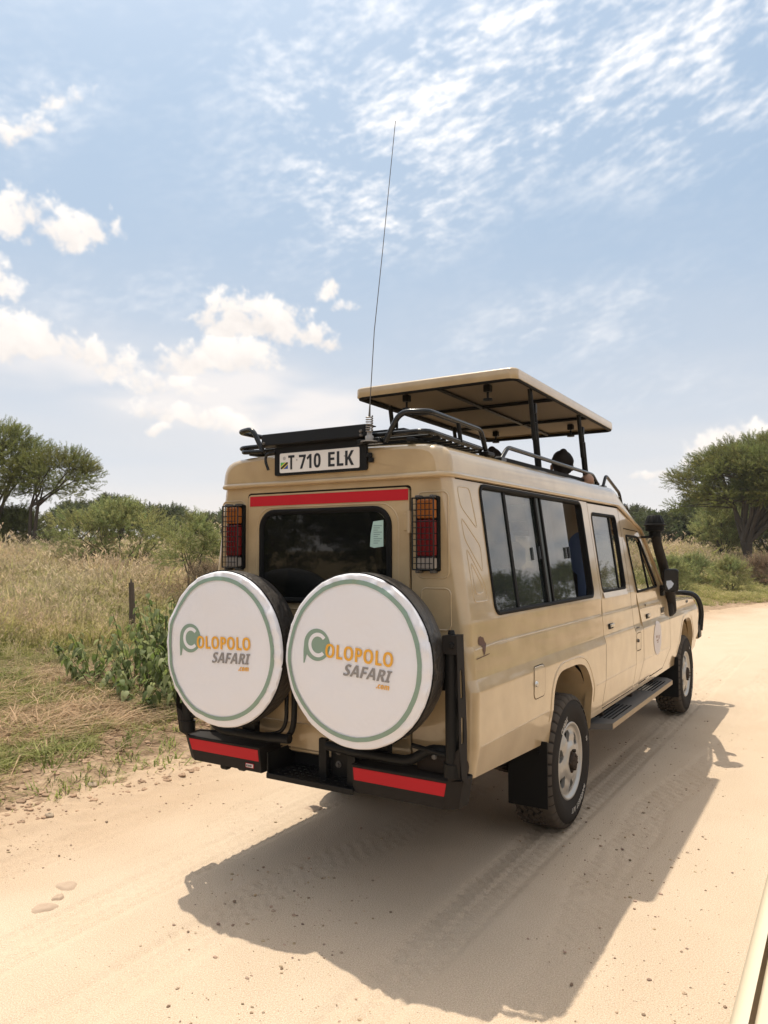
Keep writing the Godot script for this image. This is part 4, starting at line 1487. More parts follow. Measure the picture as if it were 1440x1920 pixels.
func build_roof(car: Node3D) -> void:
	var b := mb()
	var rows := []
	for k in 7:
		var a := PI / 2 * k / 6.0
		rows.append(roof_row(1.375 + 0.065 * cos(a), half_w(2.085) + 0.012, 2.087, 0.172, 0.065 * (1.0 - sin(a)), 0.03 * (1.0 - sin(a))))
	for z in [1.1, 0.6, 0.12, 0.1, -0.5, -1.0, -1.5, -1.58, -1.65]:
		rows.append(roof_row(z, half_w(2.085) + 0.012, 2.087, 0.172, 0.0, 0.0))
	for s in [[-1.74, 2.066, 0.165], [-1.85, 2.035, 0.145], [-2.0, 1.995, 0.115], [-2.2, 1.94, 0.075], [-2.33, 1.905, 0.045], [-2.40, 1.885, 0.02], [-2.43, 1.873, 0.004]]:
		rows.append(roof_row(s[0], half_w(s[1]) + 0.008, s[1], s[2], 0.0, 0.0))
	# open hatch under the raised lid
	b.grid(rows, func(i, j): return rows[i][j].z < 0.105 and rows[i + 1][j].z > -1.56 and absf(rows[i][j].x) < 0.56 and absf(rows[i][j + 1].x) < 0.56)
	var cap: Array = rows[0]
	for j in range(1, cap.size() - 1):
		b.flat(cap[0], cap[j], cap[j + 1])
	part("roof", b, M.paint, car)
	var roof := car.get_node("roof")
	var g := mb()
	var gp := PackedVector3Array()
	for s in [[-2.92, 1.335], [-2.36, 1.895], [-1.66, 2.085], [1.35, 2.085]]:
		gp.append(Vector3(half_w(s[1]) + 0.009, s[1], s[0]))
	gp.append(Vector3(half_w(2.085) - 0.01, 2.085, 1.438))
	var all := gp.duplicate()
	for i in range(gp.size() - 1, -1, -1):
		all.append(Vector3(-gp[i].x, gp[i].y, gp[i].z))
	g.tube(bent(all, 0.06, 4), 0.0145, 8)
	part("rain_gutter", g, M.paint, roof)
	# second line below the gutter, shadow gap
	var s2 := mb()
	for sx in [-1.0, 1.0]:
		var q := PackedVector3Array()
		for s in [[-2.30, 1.905], [-1.66, 2.068], [1.35, 2.068]]:
			q.append(Vector3((half_w(s[1]) + 0.001) * sx, s[1], s[0]))
		s2.tube(q, 0.0025, 6)
	part("gutter_seam", s2, M.gap, roof)
	var hd := mb()
	var inn := []
	for sx in [[0.58, 1], [-0.58, -1]]:
		hd.box(Vector3(sx[0], 2.265, -0.74), Vector3(0.03, 0.03, 1.66), 0.008)
	hd.box(Vector3(0, 2.265, 0.10), Vector3(1.18, 0.03, 0.03), 0.008)
	hd.box(Vector3(0, 2.265, -1.575), Vector3(1.18, 0.03, 0.03), 0.008)
	part("hatch_rim", hd, M.black_rubber, roof)
	# --- the raised lid
	var lid := group_of("pop_up_roof", car)
	var lt := mb()
	var loops := []
	# rear edge slightly higher than the front
	var lift := func(q: Vector2, y: float) -> Vector3: return Vector3(q.x, y + (q.y + 0.97) * 0.013, q.y)
	for o in [[-0.012, 2.795], [0.0, 2.803], [0.0, 2.856], [-0.004, 2.866], [-0.016, 2.874], [-0.09, 2.880]]:
		var l := PackedVector3Array()
		for q in rrect(-0.64 - o[0], -2.13 - o[0], 0.60 + o[0], 0.184 + o[0], 0.05 + o[0] * 0.3, 5):
			l.append(lift.call(q, o[1]))
		loops.append(l)
	lt.grid(loops, null, true)
	var top: PackedVector3Array = loops[-1]
	for k in range(1, top.size() - 1):
		lt.flat(top[0], top[k], top[k + 1])
	part("roof_panel", lt, M.paint, lid)
	var un := mb()
	var ul := PackedVector3Array()
	for q in rrect(-0.61, -2.10, 0.572, 0.155, 0.05, 5):
		ul.append(lift.call(q, 2.822))
	for k in range(1, ul.size() - 1):
		un.flat(ul[0], ul[k], ul[k + 1])
	part("roof_lining", un, M.roof_lining, lid)
	var se := mb()
	var sp := PackedVector3Array()
	for q in rrect(-0.623, -2.115, 0.585, 0.169, 0.05, 5):
		sp.append(lift.call(q, 2.797))
	se.tube(sp, 0.013, 8, true)
	part("rubber_seal", se, M.black_rubber, lid)
	for seg in [[0.0, 0.15, 0.0, -2.09], [-0.60, -0.62, 0.56, -0.62], [-0.60, -1.45, 0.56, -1.45]]:
		var c := mb()
		c.tube(PackedVector3Array([lift.call(Vector2(seg[0], seg[1]), 2.806), lift.call(Vector2(seg[2], seg[3]), 2.806)]), 0.014, 8)
		part("cross_bar", c, M.black_steel, lid)
	for e in [[-0.617, 0.0], [0.579, 0.0]]:
		var c := mb()
		c.box(lift.call(Vector2(e[0], -0.97), 2.806), Vector3(0.018, 0.03, 2.2), 0.004, Basis(Vector3.RIGHT, -0.013))
		part("side_rail", c, M.black_steel, lid)
	for q in [[0.33, 0.02], [-0.30, 0.02], [-0.36, -1.72], [0.34, -1.72]]:
		var k := mb()
		var p: Vector3 = lift.call(Vector2(q[0], q[1]), 2.80)
		k.box(p + Vector3(0, -0.01, 0), Vector3(0.05, 0.05, 0.05), 0.006)
		k.tube(PackedVector3Array([p, p + Vector3(0, -0.085, 0)]), 0.008, 8)
		k.lathe(pts2([0.0, 0.0, 0.032, 0.0, 0.032, 0.012, 0.0, 0.016]), Transform3D(Basis(Vector3.RIGHT, PI / 2), p + Vector3(0, -0.08, 0)), 14)
		part("latch_knob", k, M.black_steel, lid)
	for q in [[0.555, -0.17, -0.33], [0.555, -1.25, -1.44], [-0.555, -0.17, -0.33], [-0.555, -1.25, -1.44]]:
		var l := mb()
		var t: Vector3 = lift.call(Vector2(q[0], q[1]), 2.80)
		var f := Vector3(q[0], 2.25, q[2])
		var m := t.lerp(f, 0.5)
		l.tube(PackedVector3Array([t, m + Vector3(0, -0.06, 0)]), 0.017, 8)
		l.tube(PackedVector3Array([m + Vector3(0, 0.06, 0), f]), 0.024, 8)
		l.tube(PackedVector3Array([t.lerp(f, 0.25) + Vector3(0, 0, -0.06), f + Vector3(0, 0, -0.035)]), 0.009, 6)
		l.box(f, Vector3(0.07, 0.03, 0.09), 0.006)
		l.box(t.lerp(f, 0.22) + Vector3(0, 0, -0.05), Vector3(0.03, 0.07, 0.035), 0.006)
		part("support_post", l, M.black_steel, lid)

func build_lamps(car: Node3D) -> void:
	for s in [-1.0, 1.0]:
		var L := group_of("rear_lamp", car, Transform3D(Basis(), Vector3(0.628 if s > 0.0 else -0.622, 0, 1.415)))
		var base := mb()
		base.box(Vector3(0, 1.795, 0.012), Vector3(0.13, 0.365, 0.03), 0.006)
		part("lamp_housing", base, M.black_rubber, L)
		for q in [["amber_lens", 1.915, 0.095, M.amber_lens], ["red_lens", 1.775, 0.178, M.red_lens], ["clear_lens", 1.653, 0.060, M.clear_lens]]:
			var l := mb()
			l.box(Vector3(0.008, q[1], 0.042), Vector3(0.098, q[2], 0.035), 0.008)
			part(q[0], l, q[3], L)
		var g := mb()
		for k in 6:
			var x := -0.058 + 0.0232 * k
			g.tube(pts([x, 1.622, 0.066, x, 1.968, 0.066]), 0.0022 if k > 0 and k < 5 else 0.004, 5)
		for k in 13:
			var y := 1.622 + 0.346 * k / 12.0
			g.tube(pts([-0.058, y, 0.068, 0.058, y, 0.080]), 0.0022 if k > 0 and k < 12 else 0.004, 5)
			if k % 2 == 0:
				for e in [-0.058, 0.058]:
					g.tube(pts([e, y, 0.068, e, y, 0.02]), 0.0025, 5)
		part("guard_grille", g, M.black_gloss, L)
		for e in [[-0.04, 1.612], [0.04, 1.612], [-0.04, 1.975], [0.04, 1.975]]:
			var br := mb()
			br.box(Vector3(e[0], e[1], 0.03), Vector3(0.02, 0.016, 0.05), 0.003)
			br.lathe(pts2([0.0, 0.01, 0.006, 0.008, 0.006, 0.0]), Transform3D(Basis(), Vector3(e[0], e[1], 0.055)), 8)
			part("guard_bolt", br, M.grey_steel, L)

func pane(z0: float, z1: float, y0: float, y1: float, off: float, parent: Node3D, called := "window_pane") -> void:
	var p := mb()
	for o in [off, off - 0.005]:
		var a := on_flank(z0, y0, o)
		var b := on_flank(z1, y0, o)
		var c := on_flank(z1, y1, o)
		var d := on_flank(z0, y1, o)
		p.quad(a, b, c, d)
	part(called, p, M.side_glass, parent)

func build_side_glass(car: Node3D, win: PackedVector2Array) -> void:
	for side in [1, 0]:
		var W := group_of("side_window", car)
		if side == 0:
			W.transform = Transform3D(Basis.from_scale(Vector3(-1, 1, 1)), Vector3.ZERO)
		var f := mb()
		var ring := []
		for o in [[0.004, -0.015], [0.006, 0.006], [-0.006, 0.009], [-0.016, 0.004], [-0.018, -0.03]]:
			ring.append(flank_loop(rrect(-0.655 - o[0], 1.385 - o[0], 1.08 + o[0], 2.055 + o[0], 0.055 + o[0], 6), o[1]))
		f.loft(ring)
		part("window_frame", f, M.black_rubber, W)
		pane(1.062, 0.745, 1.403, 2.037, -0.012, W)
		pane(0.735, 0.235, 1.403, 2.037, -0.022, W)
		pane(0.165, -0.30, 1.403, 2.037, -0.012, W)
		pane(0.36, -0.06, 1.403, 2.037, -0.030, W)
		for m in [[0.735, 0.030, -0.006, 0], [0.245, 0.026, -0.006, 0], [0.158, 0.020, -0.004, 0], [0.203, 0.055, -0.014, 1]]:
			var k := mb()
			var o: float = m[2]
			var hw: float = m[1] * 0.5
			k.loft([PackedVector3Array([on_flank(m[0] - hw, 1.40, o - 0.012), on_flank(m[0] - hw, 1.40, o), on_flank(m[0] + hw, 1.40, o), on_flank(m[0] + hw, 1.40, o - 0.012)]), PackedVector3Array([on_flank(m[0] - hw, 2.04, o - 0.012), on_flank(m[0] - hw, 2.04, o), on_flank(m[0] + hw, 2.04, o), on_flank(m[0] + hw, 2.04, o - 0.012)])])
			part("mullion", k, M.mullion if m[3] == 1 else M.black_rubber, W)
		for z in [0.325, -0.235]:
			var k := mb()
			k.tube(PackedVector3Array([on_flank(z, 1.66, 0.0), on_flank(z, 1.735, 0.0)]), 0.011, 8)
			part("window_latch", k, M.black_gloss, W)

func build_doors(car: Node3D, rd: PackedVector2Array, fd: PackedVector2Array, rdw: PackedVector2Array, fdw: PackedVector2Array) -> void:
	for side in [1, 0]:
		var flip := Transform3D() if side == 1 else Transform3D(Basis.from_scale(Vector3(-1, 1, 1)), Vector3.ZERO)
		# rear passenger door
		var b := mb()
		side_sheet(b, rd, [rdw])
		edge_lip(b, rd, 0.03)
		edge_lip(b, rdw, 0.02)
		bead(b, flank_loop(pts2([-0.795, 0.785, -1.665, 0.785]), -0.004), 0.006)
		bead(b, flank_loop(pts2([-0.815, 1.246, -1.665, 1.246]), -0.003), 0.005)
		# window ledge
		b.quad(on_flank(-0.885, 1.40, 0.004), on_flank(-1.56, 1.40, 0.004), on_flank(-1.56, 1.36, 0.012), on_flank(-0.885, 1.36, 0.012))
		var D := part("side_door", b, M.paint, car, flip)
		var s := mb()
		var ring := []
		for o in [[0.006, -0.01], [0.006, 0.004], [-0.010, 0.003], [-0.014, -0.03]]:
			ring.append(flank_loop(rrect(-1.56 - o[0], 1.405 - o[0], -0.885 + o[0], 1.99 + o[0], 0.05 + o[0], 5), o[1]))
		s.loft(ring)
		part("window_seal", s, M.black_rubber, D)
		pane(-0.895, -1.40, 1.412, 1.985, -0.02, D)
		var dv := mb()
		dv.box((on_flank(-1.42, 1.41, -0.02) + on_flank(-1.42, 1.985, -0.02)) * 0.5, Vector3(0.014, 0.585, 0.03), 0.003, Basis(Vector3.BACK, 0.133))
		part("window_divider", dv, M.black_rubber, D)
		handle(D, -1.0, 1.150)
		# front door
		var f := mb()
		side_sheet(f, fd, [fdw])
		edge_lip(f, fd, 0.03)
		edge_lip(f, fdw, 0.02)
		bead(f, flank_loop(pts2([-1.955, 0.785, -3.03, 0.785]), -0.004), 0.006)
		bead(f, flank_loop(pts2([-1.91, 1.212, -3.02, 1.205]), -0.003), 0.006)
		var F := part("front_door", f, M.paint, car, flip)
		var r := mb()
		r.tube(bent(flank_loop(fdw, 0.0), 0.03, 3, true), 0.011, 6, true)
		part("window_seal", r, M.black_rubber, F)
		var qv := mb()
		qv.tube(PackedVector3Array([on_flank(-2.37, 1.37, -0.01), on_flank(-2.27, 1.79, -0.01)]), 0.01, 6)
		part("window_divider", qv, M.black_rubber, F)
		handle(F, -2.19, 1.135)
		var kh := mb()
		kh.lathe(pts2([0.0, 0.006, 0.011, 0.004, 0.012, 0.0]), Transform3D(Basis(Vector3.UP, PI / 2), on_flank(-2.14, 1.235)), 10)
		part("key_lock", kh, M.grey_steel, F)
		if side == 1:
			var e := mb()
			var oval := PackedVector2Array()
			for k in 28:
				oval.append(Vector2(-2.475 + 0.155 * cos(TAU * k / 28), 0.921 + 0.152 * sin(TAU * k / 28)))
			side_sheet(e, oval, [], 0.0025)
			part("round_emblem", e, M.emblem_white, F)
			var t := mb()
			for q in [[-2.43, 0.935, 0.05, 0.022], [-2.46, 0.90, 0.08, 0.012], [-2.52, 0.925, 0.035, 0.035], [-2.47, 0.882, 0.06, 0.008]]:
				side_sheet(t, rrect(q[0] - q[2] * 0.5, q[1] - q[3] * 0.5, q[0] + q[2] * 0.5, q[1] + q[3] * 0.5, 0.003, 1), [], 0.004)
			part("emblem_print", t, M.emblem_print, F)
			var lt := letters("JMTC", "Droid Sans", 0.05, 700)
			var ab := lt.get_aabb()
			var bd := mb()
			bd.add_mesh(lt, Transform3D(Basis(Vector3(0, 0, -0.17 / ab.size.x), Vector3(0, 1, -0.2), Vector3(1, 0, 0)), on_flank(-2.80, 1.14, 0.002)) * Transform3D(Basis(), -ab.get_center()))
			bd.box(on_flank(-2.80, 1.107, 0.002), Vector3(0.003, 0.004, 0.16), 0.0)
			part("door_badge", bd, M.plate_black, F)
		# door mirror on a bracket
		var mi := group_of("door_mirror", car, flip)
		var ar := mb()
		ar.tube(bent(pts([0.82, 1.35, -2.86, 0.90, 1.34, -2.80, 0.92, 1.38, -2.72, 0.92, 1.42, -2.68]), 0.03), 0.012, 8)
		ar.tube(pts([0.83, 1.30, -2.80, 0.92, 1.38, -2.72]), 0.010, 8)
		ar.box(Vector3(0.845, 1.33, -2.83), Vector3(0.04, 0.10, 0.10), 0.01)
		part("mirror_bracket", ar, M.black_steel, mi)
		var hs := mb()
		var loops := []
		for o in [[-0.03, -0.055], [-0.012, -0.045], [0.0, -0.02], [0.0, 0.022], [-0.004, 0.028], [-0.012, 0.028]]:
			var l := PackedVector3Array()
			for q in rrect(-0.066 - o[0], -0.105 - o[0], 0.066 + o[0], 0.105 + o[0], 0.025, 4):
				l.append(Basis(Vector3.UP, 0.12) * Vector3(q.x, q.y, o[1]) + Vector3(0.965, 1.435, -2.64))
			loops.append(l)
		hs.grid(loops, null, true)
		var bk: PackedVector3Array = loops[0]
		for k in range(1, bk.size() - 1):
			hs.flat(bk[0], bk[k], bk[k + 1])
		part("mirror_housing", hs, M.black_gloss, mi)
		var gl := mb()
		gl.extrude(rrect(-0.066, -0.093, 0.066, 0.093, 0.02, 4), Transform3D(Basis(Vector3.UP, 0.12), Vector3(0.965, 1.435, -2.64)), 0.014, 0.022)
		part("mirror_glass", gl, M.black_gloss, mi)
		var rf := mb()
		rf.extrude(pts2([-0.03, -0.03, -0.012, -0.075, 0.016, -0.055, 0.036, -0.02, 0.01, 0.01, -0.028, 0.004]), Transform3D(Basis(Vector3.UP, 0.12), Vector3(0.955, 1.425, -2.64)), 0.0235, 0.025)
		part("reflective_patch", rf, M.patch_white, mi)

func handle(D: Node3D, z: float, y: float) -> void:
	var c := mb()
	c.box(on_flank(z, y, 0.0), Vector3(0.012, 0.042, 0.125), 0.006)
	part("handle_cup", c, M.black_rubber, D)
	var h := mb()
	h.box(on_flank(z - 0.01, y + 0.006, 0.012), Vector3(0.012, 0.026, 0.10), 0.005)
	part("handle", h, M.bright_metal, D)

func build_wheels(car: Node3D) -> void:
	# the shapes once, then four wheels
	var ty := mb()
	var ax := Transform3D(Basis(Vector3.UP, PI / 2), Vector3.ZERO)   # z of the frame -> +x
	ty.lathe(pts2([0.225, -0.115, 0.235, -0.125, 0.29, -0.142, 0.345, -0.14, 0.375, -0.125, 0.390, -0.105, 0.393, -0.05, 0.393, 0.05, 0.390, 0.105, 0.375, 0.122, 0.352, 0.136, 0.345, 0.139, 0.30, 0.141, 0.292, 0.139, 0.26, 0.133, 0.240, 0.124, 0.232, 0.118, 0.225, 0.10]), ax, 64)
	var rim := mb()
	# barrel and lip
	rim.lathe(pts2([0.19, -0.10, 0.205, -0.10, 0.205, 0.02, 0.218, 0.085, 0.222, 0.108, 0.233, 0.114, 0.236, 0.121, 0.231, 0.126, 0.222, 0.124, 0.215, 0.112, 0.208, 0.106, 0.196, 0.106]), ax, 48)
	# disc with windows: (angle, radius)
	var holes := []
	for k in 6:
		var c := TAU * k / 6.0 + 0.35
		holes.append(pts2([c - 0.20, 0.186, c - 0.24, 0.172, c - 0.10, 0.124, c + 0.06, 0.120, c + 0.24, 0.166, c + 0.20, 0.186]))
	var disc := func(q: Vector2) -> Vector3:
		var r := q.y
		var d := 0.112 + 0.012 * smoothstep(0.195, 0.15, r) + 0.012 * smoothstep(0.13, 0.085, r) - 0.010 * (0.5 + 0.5 * cos((q.x - 0.35) * 6.0)) * smoothstep(0.09, 0.13, r)
		return Vector3(d, r * sin(q.x), r * cos(q.x))
	sheet(rim, steps(-0.2, TAU - 0.2, 0.105), [0.07, 0.085, 0.10, 0.115, 0.13, 0.145, 0.16, 0.175, 0.188, 0.198], PackedVector2Array(), holes, disc, Vector3.RIGHT)
	for h in holes:
		var l0 := PackedVector3Array()
		var l1 := PackedVector3Array()
		for q in h:
			l0.append(disc.call(q))
			l1.append(disc.call(q) + Vector3(-0.022, 0, 0))
		rim.loft([l0, l1])
	var back := mb()
	back.lathe(pts2([0.0, 0.075, 0.203, 0.07]), ax, 24)
	var hub := mb()
	hub.lathe(pts2([0.074, 0.115, 0.072, 0.122, 0.060, 0.126, 0.052, 0.128, 0.050, 0.148, 0.046, 0.153, 0.040, 0.155, 0.0, 0.155]), ax, 24)
	for k in 6:
		var a := TAU * k / 6.0
		hub.lathe(pts2([0.0, 0.030, 0.010, 0.026, 0.0115, 0.0]), Transform3D(ax.basis, Vector3(0.120, 0.064 * sin(a), 0.064 * cos(a))), 6, false)
		hub.lathe(pts2([0.0, 0.012, 0.006, 0.010, 0.007, 0.0]), Transform3D(ax.basis, Vector3(0.149, 0.036 * sin(a + 0.4), 0.036 * cos(a + 0.4))), 6, false)
	var lug := mb()
	# one shoulder block, at the top of the tyre: it wraps over the shoulder
	var half := 0.028
	var prof := [Vector2(0.372, 0.131), Vector2(0.382, 0.127), Vector2(0.398, 0.115), Vector2(0.405, 0.098), Vector2(0.406, 0.062)]
	var L := []
	for e in [[-1.0, -0.012], [-0.82, 0.0], [0.82, 0.0], [1.0, -0.012]]:
		var row := []
		for q: Vector2 in prof:
			var a: float = e[0] * half / 0.40
			var r: float = q.x + e[1]
			row.append(Vector3(q.y + e[1] * 0.4, r * cos(a), r * sin(a)))
		L.append(row)
	lug.grid(L)
	lug.quad(L[0][4], L[1][4], L[1][4] - Vector3(0, 0.012, 0), L[0][4] - Vector3(0, 0.012, 0))
	lug.quad(L[1][4], L[2][4], L[2][4] - Vector3(0, 0.012, 0), L[1][4] - Vector3(0, 0.012, 0))
	var mid := mb()
	var r2 := RandomNumberGenerator.new()
	r2.seed = 9
	for rowi in 5:
		var x := -0.099 + 0.0375 * rowi
		var m := 42
		for k in m:
			var a := TAU * (k + 0.5 * (rowi % 2)) / m
			var B := Basis(Vector3.RIGHT, a) * Basis(Vector3.UP, 0.5 * (1 if k % 2 == 0 else -1) + r2.randf_range(-0.15, 0.15))
			mid.box(Basis(Vector3.RIGHT, a) * Vector3(x, 0.397, 0), Vector3(0.030, 0.017, 0.046), 0.003, B)
	var let := mb()
	for w in [["QUADX", 0.75, 0.032, 0.26], ["RAXQUEST A/T", -2.35, 0.03, 0.262], ["30", -1.25, 0.022, 0.255]]:
		var a: float = w[1]
		var rr: float = w[3] + 0.035
		for ch in w[0]:
			if ch != " ":
				var t := letters(ch, "Droid Sans", w[2], 700)
				var ab := t.get_aabb()
				var R := Basis(Vector3.RIGHT, a)
				# letter plane: up = outward, right = tangent, front = +x
				var B := R * Basis(Vector3(0, 0, -1), Vector3(0, 1, 0), Vector3(1, 0, 0))
				let.add_mesh(t, Transform3D(B, R * Vector3(0.1415, rr, 0)) * Transform3D(Basis(), -ab.get_center()))
			a -= w[2] * 0.82 / rr
	var my := ty.mesh(M.tyre)
	var mr := rim.mesh(M.rim)
	var mk := back.mesh(M.gap)
	var mh := hub.mesh(M.rust)
	var ml := lug.mesh(M.tread)
	var mm := mid.mesh(M.tread)
	var mt := let.mesh(M.tyre_letter)
	for q in [[0.733, 0.0, 0.0, 1], [0.733, -3.869, 0.8, 1], [-0.733, 0.0, 0.3, 0], [-0.733, -3.869, 1.1, 0]]:
		var at := Transform3D(Basis(Vector3.UP, 0.0 if q[3] == 1 else PI) * Basis(Vector3.RIGHT, q[2]), Vector3(q[0], 0.404, q[1]))
		var W := group_of("wheel", car, at)
		put("tyre", my, W)
		put("rim", mr, W)
		put("brake_drum", mk, W)
		put("hub", mh, W)
		put("tyre_lettering", mt, W)
		kind(put("tread", mm, W), "stuff")
		for k in 38:
			put("tread_block", ml, W, Transform3D(Basis(Vector3.RIGHT, TAU * k / 38.0), Vector3.ZERO))
	# axles, springs, exhaust: the dark things under the floor
	var u := mb()
	for z in [0.0, -3.869]:
		u.tube(pts([-0.62, 0.40, z, 0.62, 0.40, z]), 0.055, 10)
		u.lathe(pts2([0.0, -0.14, 0.10, -0.12, 0.15, 0.0, 0.10, 0.12, 0.0, 0.14]), Transform3D(Basis(), Vector3(-0.15, 0.40, z)), 16)
	u.box(Vector3(0.45, 0.58, -1.3), Vector3(0.07, 0.12, 5.3), 0.01)
	u.box(Vector3(-0.45, 0.58, -1.3), Vector3(0.07, 0.12, 5.3), 0.01)
	u.box(Vector3(0, 0.52, 0.75), Vector3(0.8, 0.16, 0.5), 0.05)
	part("chassis", u, M.rust, car)
	for s in [-1.0, 1.0]:
		var sp := group_of("leaf_spring", car)
		for k in 6:
			var l := mb()
			var p := PackedVector3Array()
			var reach := 0.66 - 0.075 * k
			for t in 9:
				var f := -1.0 + t / 4.0
				p.append(Vector3(0.56 * s, 0.345 + 0.016 * (5 - k) + 0.09 * f * f * reach * reach * 2.2, f * reach))
			for t in 8:
				l.box((p[t] + p[t + 1]) * 0.5, Vector3(0.07, 0.011, (p[t + 1] - p[t]).length() + 0.004), 0.002, Basis(Vector3.RIGHT, -atan2(p[t + 1].y - p[t].y, p[t + 1].z - p[t].z)))
			part("leaf", l, M.rust, sp)
	for q in [[0.755, 0.47, 0.235, 0.40], [-0.755, 0.47, 0.235, 0.40], [0.755, -3.37, 0.22, 0.42], [-0.755, -3.37, 0.22, 0.42]]:
		var f := mb()
		f.box(Vector3(q[0], (q[3] + 0.18) * 0.5 + 0.14, q[1]), Vector3(0.24, q[3] - 0.02, 0.012), 0.004)
		for k in [-0.07, 0.07]:
			f.lathe(pts2([0.0, 0.012, 0.009, 0.009, 0.010, 0.0]), Transform3D(Basis(), Vector3(q[0] + k, 0.555, q[1] + 0.006)), 8)
		part("mud_flap", f, M.black_rubber, car)

func cover_z(r: float, a: float, sd: float) -> float:
	var e := r / 0.40
	var slackside := smoothstep(0.2, 0.9, -cos(a)) if sd < 10.0 else 0.25 * smoothstep(0.2, 0.9, -cos(a))
	var wr := n1.get_noise_2d(cos(a) * 12.0 + sd, sin(a) * 12.0) * (0.003 + 0.016 * slackside) * smoothstep(0.26, 0.39, r) + n2.get_noise_2d(cos(a) * 75.0 + sd, sin(a) * 75.0 + r * 40.0) * 0.026 * (0.35 + 0.65 * smoothstep(-0.3, 0.6, cos(a - 0.5))) * smoothstep(0.352, 0.392, r)
	var slack := n3.get_noise_2d(cos(a) * r * 60.0 + sd, sin(a) * r * 60.0) * 0.007 * smoothstep(0.10, 0.34, r)
	return 0.004 - 0.018 * pow(e, 7.0) + wr + slack

func fit_text(b: MB, s: String, x0: float, x1: float, base: float, cap: float, z: float, slant := 0.0, weight := 700) -> void:
	var t := letters(s, "Droid Sans", 0.1, weight)
	t.depth = 0.002 / ((x1 - x0) / maxf(t.get_aabb().size.x, 0.001))
	var ab := t.get_aabb()
	var kx := (x1 - x0) / ab.size.x
	var ky := cap / ab.size.y
	var B := Basis(Vector3(kx, 0, 0), Vector3(slant * ky, ky, 0), Vector3(0, 0, kx))
	b.add_mesh(t, Transform3D(B, Vector3(x0, base, z)) * Transform3D(Basis(), Vector3(-ab.position.x, -ab.position.y, -ab.get_center().z)))

